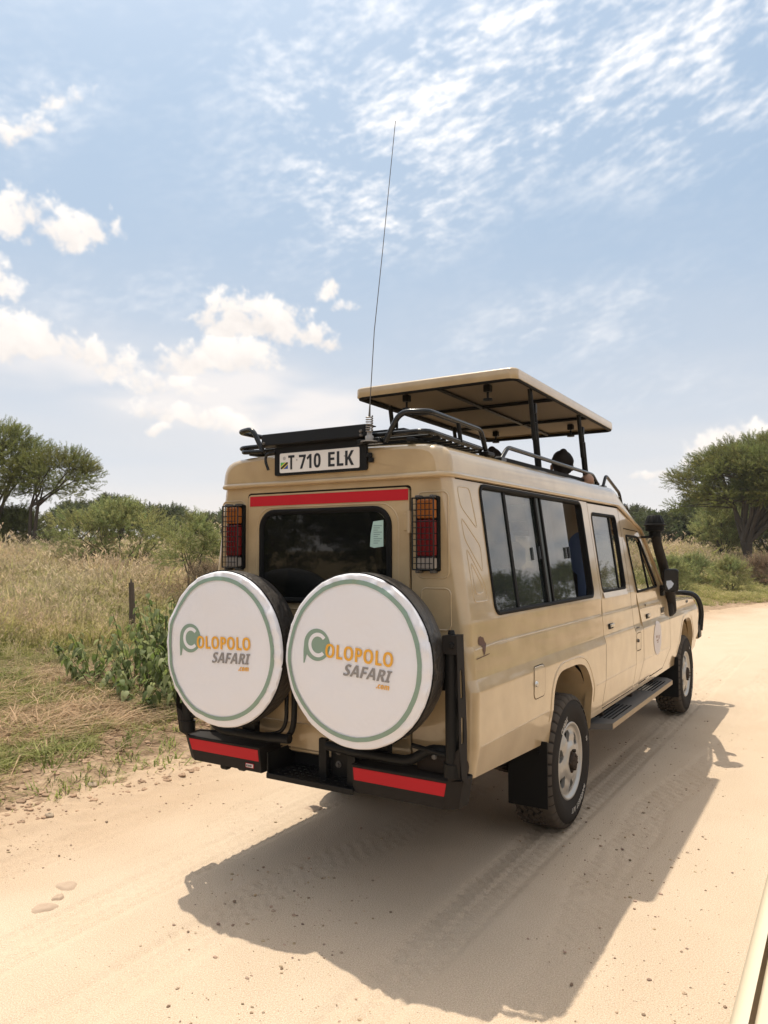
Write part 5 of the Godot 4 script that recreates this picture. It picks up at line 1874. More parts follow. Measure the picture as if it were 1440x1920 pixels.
func build_rear_gear(car: Node3D) -> void:
	# two covered spare wheels on swing-out carriers
	for s in [1, 0]:
		var sx := 1.0 if s == 1 else -1.0
		var sd: float = 3.0 + 20.0 * s
		var S := group_of("spare_wheel", car, Transform3D(Basis(Vector3.BACK, deg_to_rad(-3.1 if s == 1 else 1.8)), Vector3(0.419 * sx - 0.014, 1.203, 1.757)))
		if s == 0:
			S.set_meta("label", "left spare wheel, its green ring wavier at the left edge")
		else:
			S.set_meta("label", "right spare wheel, nearer the tall black bracket")
		var face := mb()
		var rows := []
		for r in [0.0005, 0.06, 0.12, 0.18, 0.24, 0.29, 0.32, 0.34, 0.355, 0.37, 0.38, 0.39, 0.397, 0.402]:
			var row := []
			for k in 96:
				var a: float = TAU * k / 96.0
				row.append(Vector3(r * cos(a), r * sin(a), cover_z(r, a, sd)))
			rows.append(row)
		# the hem turns over the tyre's shoulder
		var last := []
		for k in 96:
			var a := TAU * k / 96.0
			var r := 0.4055 + 0.002 * n2.get_noise_2d(cos(a) * 70.0 + sd, sin(a) * 70.0)
			last.append(Vector3(r * cos(a), r * sin(a), -0.03 - 0.004 * n1.get_noise_2d(cos(a) * 20.0, sin(a) * 20.0 + sd)))
		rows.append(last)
		face.grid(rows, null, true)
		part("cover_face", face, M.cover_white, S)
		var sdw := mb()
		var srows := []
		for q in [[0.402, -0.026], [0.408, -0.032], [0.408, -0.06], [0.407, -0.12], [0.398, -0.165], [0.375, -0.20], [0.345, -0.225], [0.30, -0.235]]:
			var row := []
			for k in 96:
				var a := TAU * k / 96.0
				var w := 0.004 * n1.get_noise_2d(cos(a) * 14.0 + sd, sin(a) * 14.0 + q[1] * 40.0) * smoothstep(-0.02, -0.15, q[1])
				row.append(Vector3((q[0] + w) * cos(a), (q[0] + w) * sin(a), q[1]))
			srows.append(row)
		sdw.grid(srows, null, true)
		part("cover_side", sdw, M.cover_black, S)
		var pip := mb()
		var pp := PackedVector3Array()
		for k in 64:
			var a := TAU * k / 64.0
			pp.append(Vector3(0.4075 * cos(a), 0.4075 * sin(a), -0.030))
		pip.tube(pp, 0.0035, 6, true)
		part("cover_piping", pip, M.black_rubber, S)
		var bt := mb()
		bt.lathe(pts2([0.0, -0.20, 0.33, -0.20, 0.33, -0.23, 0.0, -0.23]), Transform3D(), 40, false)
		part("spare_tyre", bt, M.tyre, S)
		# green ring
		var ring := mb()
		var R := [[], []]
		for k in 96:
			var a := TAU * k / 96.0
			var wav := 0.0015 * sin(a * 3.0 + sd) + (0.007 * n1.get_noise_2d(a * 30.0 + sd, 3.0) * smoothstep(-0.1, -0.8, cos(a)) if s == 0 else 0.003 * n1.get_noise_2d(a * 26.0, 9.0))
			for e in 2:
				var r := (0.352 if e == 0 else 0.3725) + wav
				R[e].append(Vector3(r * cos(a) - 0.012 * 0.5, r * sin(a) + 0.004, cover_z(r, a, sd) + 0.0045))
		ring.grid(R, null, true)
		part("green_ring", ring, M.print_green, S)
		# emblem: a pin with a C in it
		var c := Vector2(-0.203, 0.053)
		var pin := mb()
		var pl := PackedVector2Array()
		for k in 41:
			var a := deg_to_rad(-140.0 + 318.0 * k / 40.0)
			pl.append(c + Vector2(cos(a), sin(a)) * 0.076)
		pl.append(Vector2(-0.281, 0.02))
		pl.append(Vector2(-0.278, -0.042))
		pl.append(Vector2(-0.272, -0.040))
		pin.extrude(pl, Transform3D(), 0.0035, 0.0068)
		part("emblem_pin", pin, M.print_green, S)
		var cc := mb()
		var cp := PackedVector2Array()
		for k in 31:
			var a := deg_to_rad(42.0 + 272.0 * k / 30.0)
			cp.append(c + Vector2(0.006, 0) + Vector2(cos(a) * 0.056, sin(a) * 0.058))
		for k in 31:
			var a := deg_to_rad(314.0 - 272.0 * k / 30.0)
			cp.append(c + Vector2(0.006, 0) + Vector2(cos(a) * 0.038, sin(a) * 0.040))
		cc.extrude(cp, Transform3D(), 0.004, 0.0076)
		part("emblem_letter", cc, M.cover_white, S)
		var t1 := mb()
		fit_text(t1, "OLOPOLO", -0.150, 0.222, 0.001, 0.066, 0.0088)
		part("lettering", t1, M.print_orange, S)
		var t2 := mb()
		fit_text(t2, "SAFARI", -0.045, 0.206, -0.070, 0.055, 0.0078, 0.28)
		part("lettering", t2, M.print_grey, S)
		var t3 := mb()
		fit_text(t3, ".com", 0.138, 0.206, -0.103, 0.020, 0.0078, 0.15)
		part("lettering", t3, M.print_orange, S)
	# rear bumper: two wings, a low step, side plates
	var B := group_of("rear_bumper", car)
	for s in [-1.0, 1.0]:
		var w := mb()
		var poly := PackedVector2Array()
		for q in [[0.292, 1.30], [0.292, 1.60], [0.808, 1.60], [0.872, 1.565], [0.872, 1.46]]:
			poly.append(Vector2(q[0] * s, q[1]))
		# plan outline thickened upwards; the face leans in towards its foot
		var lo := PackedVector3Array()
		var hi := PackedVector3Array()
		var rim := PackedVector3Array()
		var inn := PackedVector3Array()
		for q in poly:
			var out := 0.02 if q.y > 1.45 else 0.0
			lo.append(Vector3(q.x * (0.965 if absf(q.x) > 0.5 else 1.0), 0.545, q.y - out))
			hi.append(Vector3(q.x, 0.678, q.y))
			rim.append(Vector3(q.x * 0.992, 0.682, q.y - 0.006))
			inn.append(Vector3(q.x * 0.985, 0.672, q.y - 0.02))
		w.loft([lo, hi, rim, inn])
		w.quad(inn[0], inn[1], inn[2], inn[4])
		w.flat(inn[2], inn[3], inn[4])
		w.quad(lo[0], lo[1], lo[2], lo[4])
		w.flat(lo[2], lo[3], lo[4])
		part("bumper_wing", w, M.dusty_black, B)
		var r := mb()
		for e in [0]:
			var lean := func(x: float, y: float) -> Vector3: return Vector3(x * s, y, 1.6025 - 0.02 * (0.678 - y) / 0.133)
			r.quad(lean.call(0.302, 0.606), lean.call(0.790, 0.606), lean.call(0.806, 0.668), lean.call(0.302, 0.668))
		part("red_reflective_strip", r, M.red_tape, B)
		# upright corner plate with slots, and the carrier's hinge column
		var p := mb()
		var plate := pts2([1.545, 0.66, 1.60, 0.70, 1.625, 0.84, 1.63, 1.335, 1.56, 1.335, 1.545, 0.90])
		var slots := []
		for q in [[1.17, 1.05], [0.96, 0.85]]:
			slots.append(rrect(1.578, q[1], 1.602, q[0] + 0.01, 0.011, 3))
		sheet(p, steps(1.54, 1.635, 0.05), steps(0.65, 1.34, 0.06), plate, slots, func(q: Vector2): return Vector3((0.884 - 0.006 * smoothstep(0.9, 1.3, q.y)) * s, q.y, q.x), Vector3(s, 0, 0))
		sheet(p, steps(1.54, 1.635, 0.05), steps(0.65, 1.34, 0.06), plate, slots, func(q: Vector2): return Vector3((0.878 - 0.006 * smoothstep(0.9, 1.3, q.y)) * s, q.y, q.x), Vector3(-s, 0, 0))
		p.quad(Vector3(0.878 * s, 1.335, 1.56), Vector3(0.878 * s, 1.335, 1.63), Vector3(0.80 * s, 1.330, 1.62), Vector3(0.80 * s, 1.330, 1.56))
		p.quad(Vector3(0.80 * s, 1.25, 1.625), Vector3(0.878 * s, 1.25, 1.632), Vector3(0.878 * s, 1.335, 1.63), Vector3(0.80 * s, 1.330, 1.62))
		p.quad(Vector3(0.884 * s, 0.84, 1.625), Vector3(0.876 * s, 0.70, 1.60), Vector3(0.812 * s, 0.675, 1.601), Vector3(0.84 * s, 0.80, 1.60))
		part("corner_plate", p, M.dusty_black, B)
		var hc := mb()
		hc.tube(PackedVector3Array([Vector3(0.832 * s, 0.72, 1.585), Vector3(0.832 * s, 1.32, 1.585)]), 0.033, 14)
		hc.tube(PackedVector3Array([Vector3(0.832 * s, 0.70, 1.585), Vector3(0.832 * s, 0.76, 1.585)]), 0.042, 14)
		hc.lathe(pts2([0.0, 0.02, 0.014, 0.018, 0.018, 0.0]), Transform3D(Basis(Vector3.RIGHT, -PI / 2), Vector3(0.832 * s, 1.335, 1.59)), 8, false)
		hc.lathe(pts2([0.0, 0.012, 0.012, 0.010, 0.014, 0.0]), Transform3D(Basis(), Vector3(0.855 * s, 1.29, 1.63)), 8, false)
		part("hinge_column", hc, M.black_steel, B)
		# swing arm up to the spare wheel
		var a := mb()
		a.tube(bent(PackedVector3Array([Vector3(0.82 * s, 0.80, 1.555), Vector3(0.70 * s, 0.80, 1.56), Vector3(0.60 * s, 0.73, 1.565), Vector3(0.30 * s, 0.73, 1.565), Vector3(0.12 * s, 0.74, 1.56)]), 0.05), 0.024, 10)
		a.box(Vector3(0.42 * s, 0.98, 1.52), Vector3(0.09, 0.52, 0.05), 0.006)
		a.box(Vector3(0.60 * s, 1.10, 1.53), Vector3(0.46, 0.06, 0.05), 0.006)
		a.tube(pts([0.80 * s, 0.79, 1.585, 0.62 * s, 0.81, 1.58]), 0.012, 8)
		part("swing_arm", a, M.black_steel, B)
		if s < 0.0:
			var hoop := mb()
			hoop.tube(bent(pts([-0.30, 0.71, 1.53, -0.16, 0.73, 1.53, -0.115, 0.80, 1.53, -0.115, 1.02, 1.53, -0.20, 1.05, 1.53]), 0.06, 5), 0.016, 10)
			hoop.tube(bent(pts([-0.30, 0.74, 1.55, -0.19, 0.76, 1.55, -0.15, 0.82, 1.55, -0.15, 1.0, 1.55]), 0.05, 5), 0.011, 8)
			part("carrier_hoop", hoop, M.black_steel, B)
		else:
			var ex := mb()
			ex.tube(pts([0.60, 0.70, 1.45, 0.83, 0.70, 1.46]), 0.045, 14)
			part("exhaust_pipe", ex, M.rust, B)
			var bd := mb()
			bd.lathe(pts2([0.0, 0.012, 0.011, 0.010, 0.013, 0.0]), Transform3D(Basis(), Vector3(0.74, 0.775, 1.585)), 8, false)
			part("bolt", bd, M.grey_steel, B)
	var st := mb()
	st.box(Vector3(0.03, 0.552, 1.47), Vector3(0.54, 0.014, 0.25), 0.004)
	st.box(Vector3(0.03, 0.548, 1.598), Vector3(0.545, 0.03, 0.012), 0.004)
	st.box(Vector3(-0.24, 0.60, 1.46), Vector3(0.01, 0.13, 0.27), 0.003)
	part("tread_step", st, M.black_steel, B)
	var kn := mb()
	for i in 11:
		for j in 6:
			kn.box(Vector3(-0.19 + 0.042 * i, 0.561, 1.37 + 0.038 * j), Vector3(0.016, 0.004, 0.008), 0.001, Basis(Vector3.UP, 0.7 if (i + j) % 2 == 0 else -0.7))
	kind(part("step_studs", kn, M.dusty_black, B), "stuff")
	var tow := mb()
	tow.box(Vector3(0.175, 0.645, 1.46), Vector3(0.20, 0.17, 0.016), 0.003)
	tow.box(Vector3(0.055, 0.655, 1.50), Vector3(0.05, 0.20, 0.03), 0.004)
	tow.box(Vector3(0.262, 0.655, 1.54), Vector3(0.05, 0.20, 0.04), 0.004)
	tow.box(Vector3(0.0, 0.60, 1.33), Vector3(1.5, 0.10, 0.08), 0.01)
	part("tow_bracket", tow, M.black_steel, B)
	for q in [[0.125, 0.69], [0.215, 0.69], [0.125, 0.625], [0.215, 0.625]]:
		var bo := mb()
		bo.lathe(pts2([0.0, 0.018, 0.009, 0.016, 0.010, 0.006, 0.017, 0.005, 0.018, 0.0]), Transform3D(Basis(), Vector3(q[0], q[1], 1.468)), 10, false)
		part("bolt", bo, M.grey_steel, B)
	var bg := mb()
	bg.box(Vector3(-0.365, 0.577, 1.5905), Vector3(0.058, 0.024, 0.004), 0.006)
	part("badge_rim", bg, M.red_tape, B)
	var bw := mb()
	bw.box(Vector3(-0.365, 0.577, 1.5925), Vector3(0.050, 0.018, 0.004), 0.005)
	part("badge", bw, M.plate_white, B)
	var bt2 := mb()
	fit_text(bt2, "ESW", -0.384, -0.346, 0.572, 0.010, 1.5955)
	part("badge_lettering", bt2, M.plate_black, B)
	var hk := mb()
	for q in [[-0.62, 1.50], [-0.52, 1.47]]:
		hk.box(Vector3(q[0], 0.525, q[1]), Vector3(0.06, 0.05, 0.05), 0.012)
	part("tow_hook", hk, M.black_steel, B)
	# number plate on its frame
	var P := group_of("number_plate", car, Transform3D(Basis(), Vector3(0, 0, 1.462)))
	var fr := mb()
	fr.extrude(rrect(-0.312, 2.125, 0.292, 2.285, 0.012, 3), Transform3D(), -0.016, 0.0)
	for q in [[0.316, 2.175], [0.306, 2.20]]:
		fr.box(Vector3(q[0], q[1], -0.006), Vector3(0.03, 0.025, 0.018), 0.004)
	part("plate_frame", fr, M.black_steel, P)
	var rm := mb()
	rm.extrude(rrect(-0.276, 2.136, 0.256, 2.249, 0.010, 3), Transform3D(), 0.0005, 0.003)
	part("plate_border", rm, M.plate_black, P)
	var pw := mb()
	pw.extrude(rrect(-0.272, 2.139, 0.252, 2.246, 0.008, 3), Transform3D(), 0.001, 0.0045)
	part("plate", pw, M.plate_white, P)
	var pt := mb()
	for q in [["T", -0.212, -0.170], ["710", -0.138, 0.006], ["ELK", 0.056, 0.218]]:
		fit_text(pt, q[0], q[1], q[2], 2.155, 0.077, 0.0055)
	part("plate_lettering", pt, M.plate_black, P)
	var dt := mb()
	for q in [[-0.154, 2.205], [0.160, 2.205]]:
		dt.lathe(pts2([0.0, 0.003, 0.0045, 0.002, 0.005, 0.0]), Transform3D(Basis(), Vector3(q[0], q[1], 0.0045)), 10)
	dt.lathe(pts2([0.0, 0.001, 0.010, 0.001, 0.010, 0.0]), Transform3D(Basis(), Vector3(-0.240, 2.218, 0.0045)), 14)
	part("plate_rivet", dt, M.emblem_grey, P)
	var fx := -0.265
	var fy := 2.160
	var fg := [["flag_green", [0, 0.036, 0, 0.013, 0.032, 0.036]], ["flag_blue", [0.018, 0, 0.05, 0.0, 0.05, 0.023]], ["flag_yellow", [0, 0.013, 0, 0.008, 0.04, 0.036, 0.032, 0.036]], ["flag_black", [0, 0.008, 0, 0.0, 0.010, 0, 0.05, 0.028, 0.05, 0.036, 0.04, 0.036]], ["flag_yellow_stripe", [0.010, 0, 0.018, 0, 0.05, 0.023, 0.05, 0.028]]]
	for q in fg:
		var fm := mb()
		fm.extrude(pts2(q[1]), Transform3D(Basis(), Vector3(fx, fy, 0.0045)), 0.0, 0.001)
		part(q[0], fm, M.plate_black if q[0] == "flag_black" else M.flag_yellow if q[0].begins_with("flag_yellow") else M[q[0]], P)

func build_roof_gear(car: Node3D) -> void:
	var G := group_of("roof_rack", car)
	for s in [-1.0, 1.0]:
		var t := mb()
		t.tube(bent(pts([0.40 * s, 2.262, 1.455, 0.485 * s, 2.405, 1.45, 0.625 * s, 2.402, 1.41, 0.625 * s, 2.392, 0.79, 0.625 * s, 2.262, 0.715]), 0.05, 5), 0.0145, 10)
		part("rail", t, M.black_gloss, G)
		var p := mb()
		p.tube(pts([0.625 * s, 2.395, 1.08, 0.625 * s, 2.29, 1.05]), 0.012, 8)
		p.box(Vector3(0.625 * s, 2.262, 0.71), Vector3(0.06, 0.025, 0.10), 0.006)
		part("rail_foot", p, M.black_steel, G)
	var fr := mb()
	fr.tube(bent(pts([-0.62, 2.305, 1.42, 0.62, 2.305, 1.42, 0.62, 2.285, 0.74, -0.62, 2.285, 0.74]), 0.06, 4, true), 0.0135, 10, true)
	part("rack_frame", fr, M.black_gloss, G)
	for k in 9:
		var sl := mb()
		sl.box(Vector3(0, 2.29 - 0.0025 * k, 1.35 - 0.072 * k), Vector3(1.22, 0.014, 0.036), 0.004)
		part("slat", sl, M.black_steel, G)
	for x in [-0.52, 0.0, 0.52]:
		var ln := mb()
		ln.box(Vector3(x, 2.268, 1.07), Vector3(0.04, 0.02, 0.70), 0.004)
		part("rack_bearer", ln, M.black_steel, G)
	var be := mb()
	be.box(Vector3(-0.035, 2.321, 1.475), Vector3(0.685, 0.066, 0.05), 0.004, Basis(Vector3.RIGHT, -0.12))
	be.box(Vector3(-0.035, 2.355, 1.44), Vector3(0.69, 0.006, 0.09), 0.002)
	part("rear_beam", be, M.black_steel, G)
	for q in [[0.285, 2.318], [0.287, 2.298], [-0.355, 2.305]]:
		var bo := mb()
		bo.lathe(pts2([0.0, 0.010, 0.007, 0.009, 0.009, 0.0]), Transform3D(Basis(), Vector3(q[0], q[1], 1.502)), 10)
		part("bolt", bo, M.grey_steel, G)
	var pl := mb()
	pl.extrude(pts2([-0.60, 2.278, -0.60, 2.272, 0.63, 2.272, 0.63, 2.285, 0.42, 2.352, -0.42, 2.352]), Transform3D(Basis(), Vector3(0, 0, 1.30)), -0.012, 0.0)
	part("gusset_plate", pl, M.black_steel, G)
	var lo := mb()
	lo.tube(bent(pts([-0.40, 2.268, 1.46, -0.555, 2.274, 1.455, -0.575, 2.29, 1.40, -0.575, 2.29, 1.2]), 0.03), 0.013, 8)
	lo.tube(bent(pts([-0.30, 2.255, 1.475, -0.355, 2.25, 1.48, -0.365, 2.21, 1.48, -0.345, 2.16, 1.475]), 0.03), 0.008, 8)
	lo.box(Vector3(0.32, 2.268, 1.47), Vector3(0.14, 0.03, 0.05), 0.006)
	part("mounting_hook", lo, M.black_gloss, G)
	# aerial on its sprung base
	var A := group_of("aerial", car, Transform3D(Basis(), Vector3(0.335, 2.27, 1.50)))
	var ba := mb()
	ba.lathe(pts2([0.045, -0.012, 0.045, -0.006, 0.022, -0.002, 0.022, 0.018, 0.014, 0.024, 0.012, 0.045, 0.0, 0.045]), Transform3D(Basis(Vector3.RIGHT, -PI / 2), Vector3.ZERO), 16)
	part("aerial_base", ba, M.aerial_metal, A)
	var co := mb()
	var cp := PackedVector3Array()
	for k in 85:
		var a := TAU * k / 12.0
		cp.append(Vector3(0.017 * cos(a), 0.04 + 0.082 * k / 84.0, 0.017 * sin(a)))
	co.tube(cp, 0.0032, 5)
	part("spring", co, M.aerial_metal, A)
	var wh := mb()
	wh.tube(pts([0, 0.118, 0, 0.004, 0.19, 0]), 0.006, 6, false, 0.003)
	wh.tube(pts([0.004, 0.19, 0, 0.03, 0.55, 0, 0.067, 0.95, -0.02, 0.135, 1.63, -0.04]), 0.0024, 5, false, 0.0017)
	part("whip", wh, M.grey_steel, A)
	# side rails along the hatch and on the cab roof
	for s in [-1.0, 1.0]:
		for q in [[pts([0.625 * s, 2.245, 0.515, 0.625 * s, 2.338, 0.40, 0.625 * s, 2.322, -1.37, 0.625 * s, 2.245, -1.53])], [pts([0.625 * s, 2.235, -1.66, 0.625 * s, 2.348, -1.76, 0.625 * s, 2.225, -2.19, 0.64 * s, 2.06, -2.25])], [pts([0.62 * s, 2.06, -2.30, 0.62 * s, 2.135, -2.38, 0.62 * s, 2.11, -2.46, 0.64 * s, 1.93, -2.60, 0.64 * s, 1.86, -2.50])]]:
			var t := mb()
			t.tube(bent(q[0], 0.04, 4), 0.0135, 10)
			for e in [q[0][0]]:
				t.box(e + Vector3(0, 0.005, 0), Vector3(0.05, 0.03, 0.08), 0.006)
			part("roof_rail", t, M.black_gloss, car)
		var rb := mb()
		rb.box(Vector3(0.60 * s, 2.262, -0.55), Vector3(0.035, 0.028, 2.1), 0.006)
		part("hatch_track", rb, M.black_rubber, car)

func build_front_gear(car: Node3D) -> void:
	# air intake along the right screen pillar
	var S := group_of("snorkel", car)
	var t := mb()
	t.tube(bent(pts([0.862, 1.12, -3.16, 0.872, 1.26, -3.08, 0.885, 1.56, -2.72, 0.882, 1.78, -2.46, 0.88, 1.90, -2.40]), 0.14, 6), 0.048, 16, false, 0.042)
	t.box(Vector3(0.855, 1.14, -3.14), Vector3(0.08, 0.15, 0.20), 0.03)
	part("intake_pipe", t, M.dusty_black, S)
	var h := mb()
	h.lathe(pts2([0.050, 0.0, 0.052, 0.045, 0.080, 0.055, 0.082, 0.095, 0.108, 0.105, 0.108, 0.110, 0.084, 0.116, 0.083, 0.126, 0.058, 0.190, 0.052, 0.195, 0.0, 0.197]), Transform3D(Basis(Vector3.RIGHT, -PI / 2), Vector3(0.88, 1.832, -2.40)), 24)
	part("intake_head", h, M.black_rubber, S)
	for k in 12:
		var a := TAU * k / 12.0
		var r := mb()
		r.tube(PackedVector3Array([Vector3(0.88 + 0.084 * cos(a), 1.96, -2.40 + 0.084 * sin(a)), Vector3(0.88 + 0.059 * cos(a), 2.02, -2.40 + 0.059 * sin(a))]), 0.004, 5)
		part("head_rib", r, M.black_gloss, S)
	var br := mb()
	br.box(Vector3(0.81, 1.83, -2.37), Vector3(0.12, 0.02, 0.03), 0.005)
	part("pipe_bracket", br, M.black_steel, S)
	# windscreen
	var ws := mb()
	ws.quad(Vector3(-0.72, 1.86, -2.385), Vector3(0.72, 1.86, -2.385), Vector3(0.78, 1.33, -2.925), Vector3(-0.78, 1.33, -2.925))
	ws.quad(Vector3(-0.72, 1.865, -2.388), Vector3(0.72, 1.865, -2.388), Vector3(0.78, 1.335, -2.928), Vector3(-0.78, 1.335, -2.928))
	part("windscreen", ws, M.clear_glass, car)
	# front bumper and bull bar
	var B := group_of("bull_bar", car)
	var bp := mb()
	bp.box(Vector3(0, 0.775, -4.74), Vector3(1.74, 0.17, 0.18), 0.02)
	part("front_bumper", bp, M.black_steel, B)
	for s in [-1.0, 1.0]:
		var u := mb()
		u.tube(bent(pts([0.30 * s, 1.20, -4.70, 0.72 * s, 1.22, -4.66, 0.84 * s, 1.19, -4.72, 0.88 * s, 1.02, -4.80, 0.86 * s, 0.78, -4.78]), 0.09, 5), 0.030, 12)
		part("bar_tube", u, M.black_gloss, B)
		var v := mb()
		v.tube(pts([0.30 * s, 0.80, -4.76, 0.30 * s, 1.20, -4.70]), 0.030, 10)
		part("bar_upright", v, M.black_gloss, B)
		var lm := mb()
		lm.lathe(pts2([0.0, 0.03, 0.07, 0.025, 0.09, 0.0, 0.09, -0.04]), Transform3D(Basis(Vector3.UP, PI), Vector3(0.56 * s, 1.0, -4.60)), 20)
		part("headlight", lm, M.clear_lens, car)
		var ti := mb()
		ti.box(Vector3(0.82 * s, 1.115, -4.54), Vector3(0.06, 0.045, 0.06), 0.008)
		part("indicator", ti, M.amber_lens, car)
		var fb := mb()
		fb.box(on_flank(-4.05, 1.155, 0.001) * Vector3(s, 1, 1), Vector3(0.006, 0.026, 0.10), 0.002)
		part("wing_badge", fb, M.plate_black, car)
		# side step
		var st := mb()
		var poly := PackedVector2Array()
		for q in [[0.70, -0.64], [0.79, -0.645], [0.925, -0.72], [0.925, -2.80], [0.86, -2.90], [0.70, -2.92]]:
			poly.append(Vector2(q[0] * s, q[1]))
		var F := Transform3D(Basis(Vector3(1, 0, 0), Vector3(0, 0, 1), Vector3(0, -1, 0)), Vector3(0, 0.50, 0))
		st.extrude(poly, F, 0.0, 0.042)
		var stp := part("side_step", st, M.grey_steel, car)
		var face := mb()
		face.box(Vector3(0.9265 * s, 0.479, -1.76), Vector3(0.004, 0.038, 2.07), 0.002)
		part("step_edge", face, M.paint_matt, stp)
		var stud := mb()
		for pad in [-1.12, -2.38]:
			for i in 14:
				for j in 5:
					stud.box(Vector3((0.765 + 0.030 * j) * s, 0.5012, pad + 0.040 * (i - 7)), Vector3(0.012, 0.0026, 0.022), 0.0)
		kind(part("step_studs", stud, M.gap, stp), "stuff")
		for z in [-0.95, -1.8, -2.6]:
			var br2 := mb()
			br2.box(Vector3(0.62 * s, 0.50, z), Vector3(0.36, 0.04, 0.05), 0.005)
			part("step_bracket", br2, M.rust, stp)

func build_cabin(car: Node3D) -> void:
	for q in [[0.34, -1.95], [-0.34, -1.95], [0.42, -1.05], [-0.42, -1.05], [0.42, -0.25], [-0.42, -0.25], [0.0, 0.85]]:
		var wd: float = 0.44 if q[0] != 0.0 else 1.15
		var S := group_of("seat", car, Transform3D(Basis(), Vector3(q[0], 0.68, q[1])))
		var c := mb()
		c.box(Vector3(0, 0.32, -0.10), Vector3(wd, 0.16, 0.46), 0.05)
		c.box(Vector3(0, 0.14, -0.08), Vector3(wd * 0.8, 0.26, 0.38), 0.02)
		part("seat_base", c, M.cloth_seat, S)
		var k := mb()
		k.box(Vector3(0, 0.62, 0.15), Vector3(wd, 0.56, 0.13), 0.05, Basis(Vector3.RIGHT, 0.14))
		part("seat_back", k, M.cloth_seat, S)
		if q[0] != 0.0:
			var h := mb()
			h.box(Vector3(0, 1.0, 0.20), Vector3(0.27, 0.18, 0.10), 0.045, Basis(Vector3.RIGHT, 0.14))
			h.tube(pts([-0.06, 0.86, 0.18, -0.06, 0.94, 0.19]), 0.008, 6)
			h.tube(pts([0.06, 0.86, 0.18, 0.06, 0.94, 0.19]), 0.008, 6)
			part("headrest", h, M.cloth_seat, S)
	var d := mb()
	d.box(Vector3(0, 1.14, -2.72), Vector3(1.46, 0.30, 0.34), 0.06)
	d.box(Vector3(0.34, 1.305, -2.66), Vector3(0.40, 0.10, 0.22), 0.045)
	part("dashboard", d, M.lining, car)
	var w := mb()
	var wp := PackedVector3Array()
	var B := Basis(Vector3.RIGHT, -0.95)
	for k in 32:
		wp.append(Vector3(0.34, 1.22, -2.42) + B * Vector3(0.19 * cos(TAU * k / 32), 0.0, 0.19 * sin(TAU * k / 32)))
	w.tube(wp, 0.015, 8, true)
	w.tube(PackedVector3Array([Vector3(0.34, 1.22, -2.42), Vector3(0.34, 1.10, -2.62)]), 0.03, 8)
	for k in 3:
		w.tube(PackedVector3Array([Vector3(0.34, 1.22, -2.42), wp[(k * 32) / 3]]), 0.010, 6)
	part("steering_wheel", w, M.black_rubber, car)
	# a wall behind the cab, luggage shelf and window pillars
	for s in [-1.0, 1.0]:
		for z in [-0.77, -1.76, 1.22]:
			var p := mb()
			p.box(Vector3(0.745 * s, 1.70, z), Vector3(0.05, 0.76, 0.10), 0.01, Basis(Vector3.BACK, 0.13 * s))
			part("inner_pillar", p, M.lining, car)
	var hl := mb()
	hl.box(Vector3(0, 2.05, -1.70), Vector3(1.34, 0.14, 0.04), 0.01)
	hl.box(Vector3(0, 2.06, 1.30), Vector3(1.34, 0.12, 0.04), 0.01)
	part("roof_beam", hl, M.lining, car)

# ---------------------------------------------------------------- people: one smooth skin over a skeleton
func blend(a: float, b: float, k: float) -> float:
	var h := clampf(0.5 + 0.5 * (b - a) / k, 0.0, 1.0)
	return lerpf(b, a, h) - k * h * (1.0 - h)

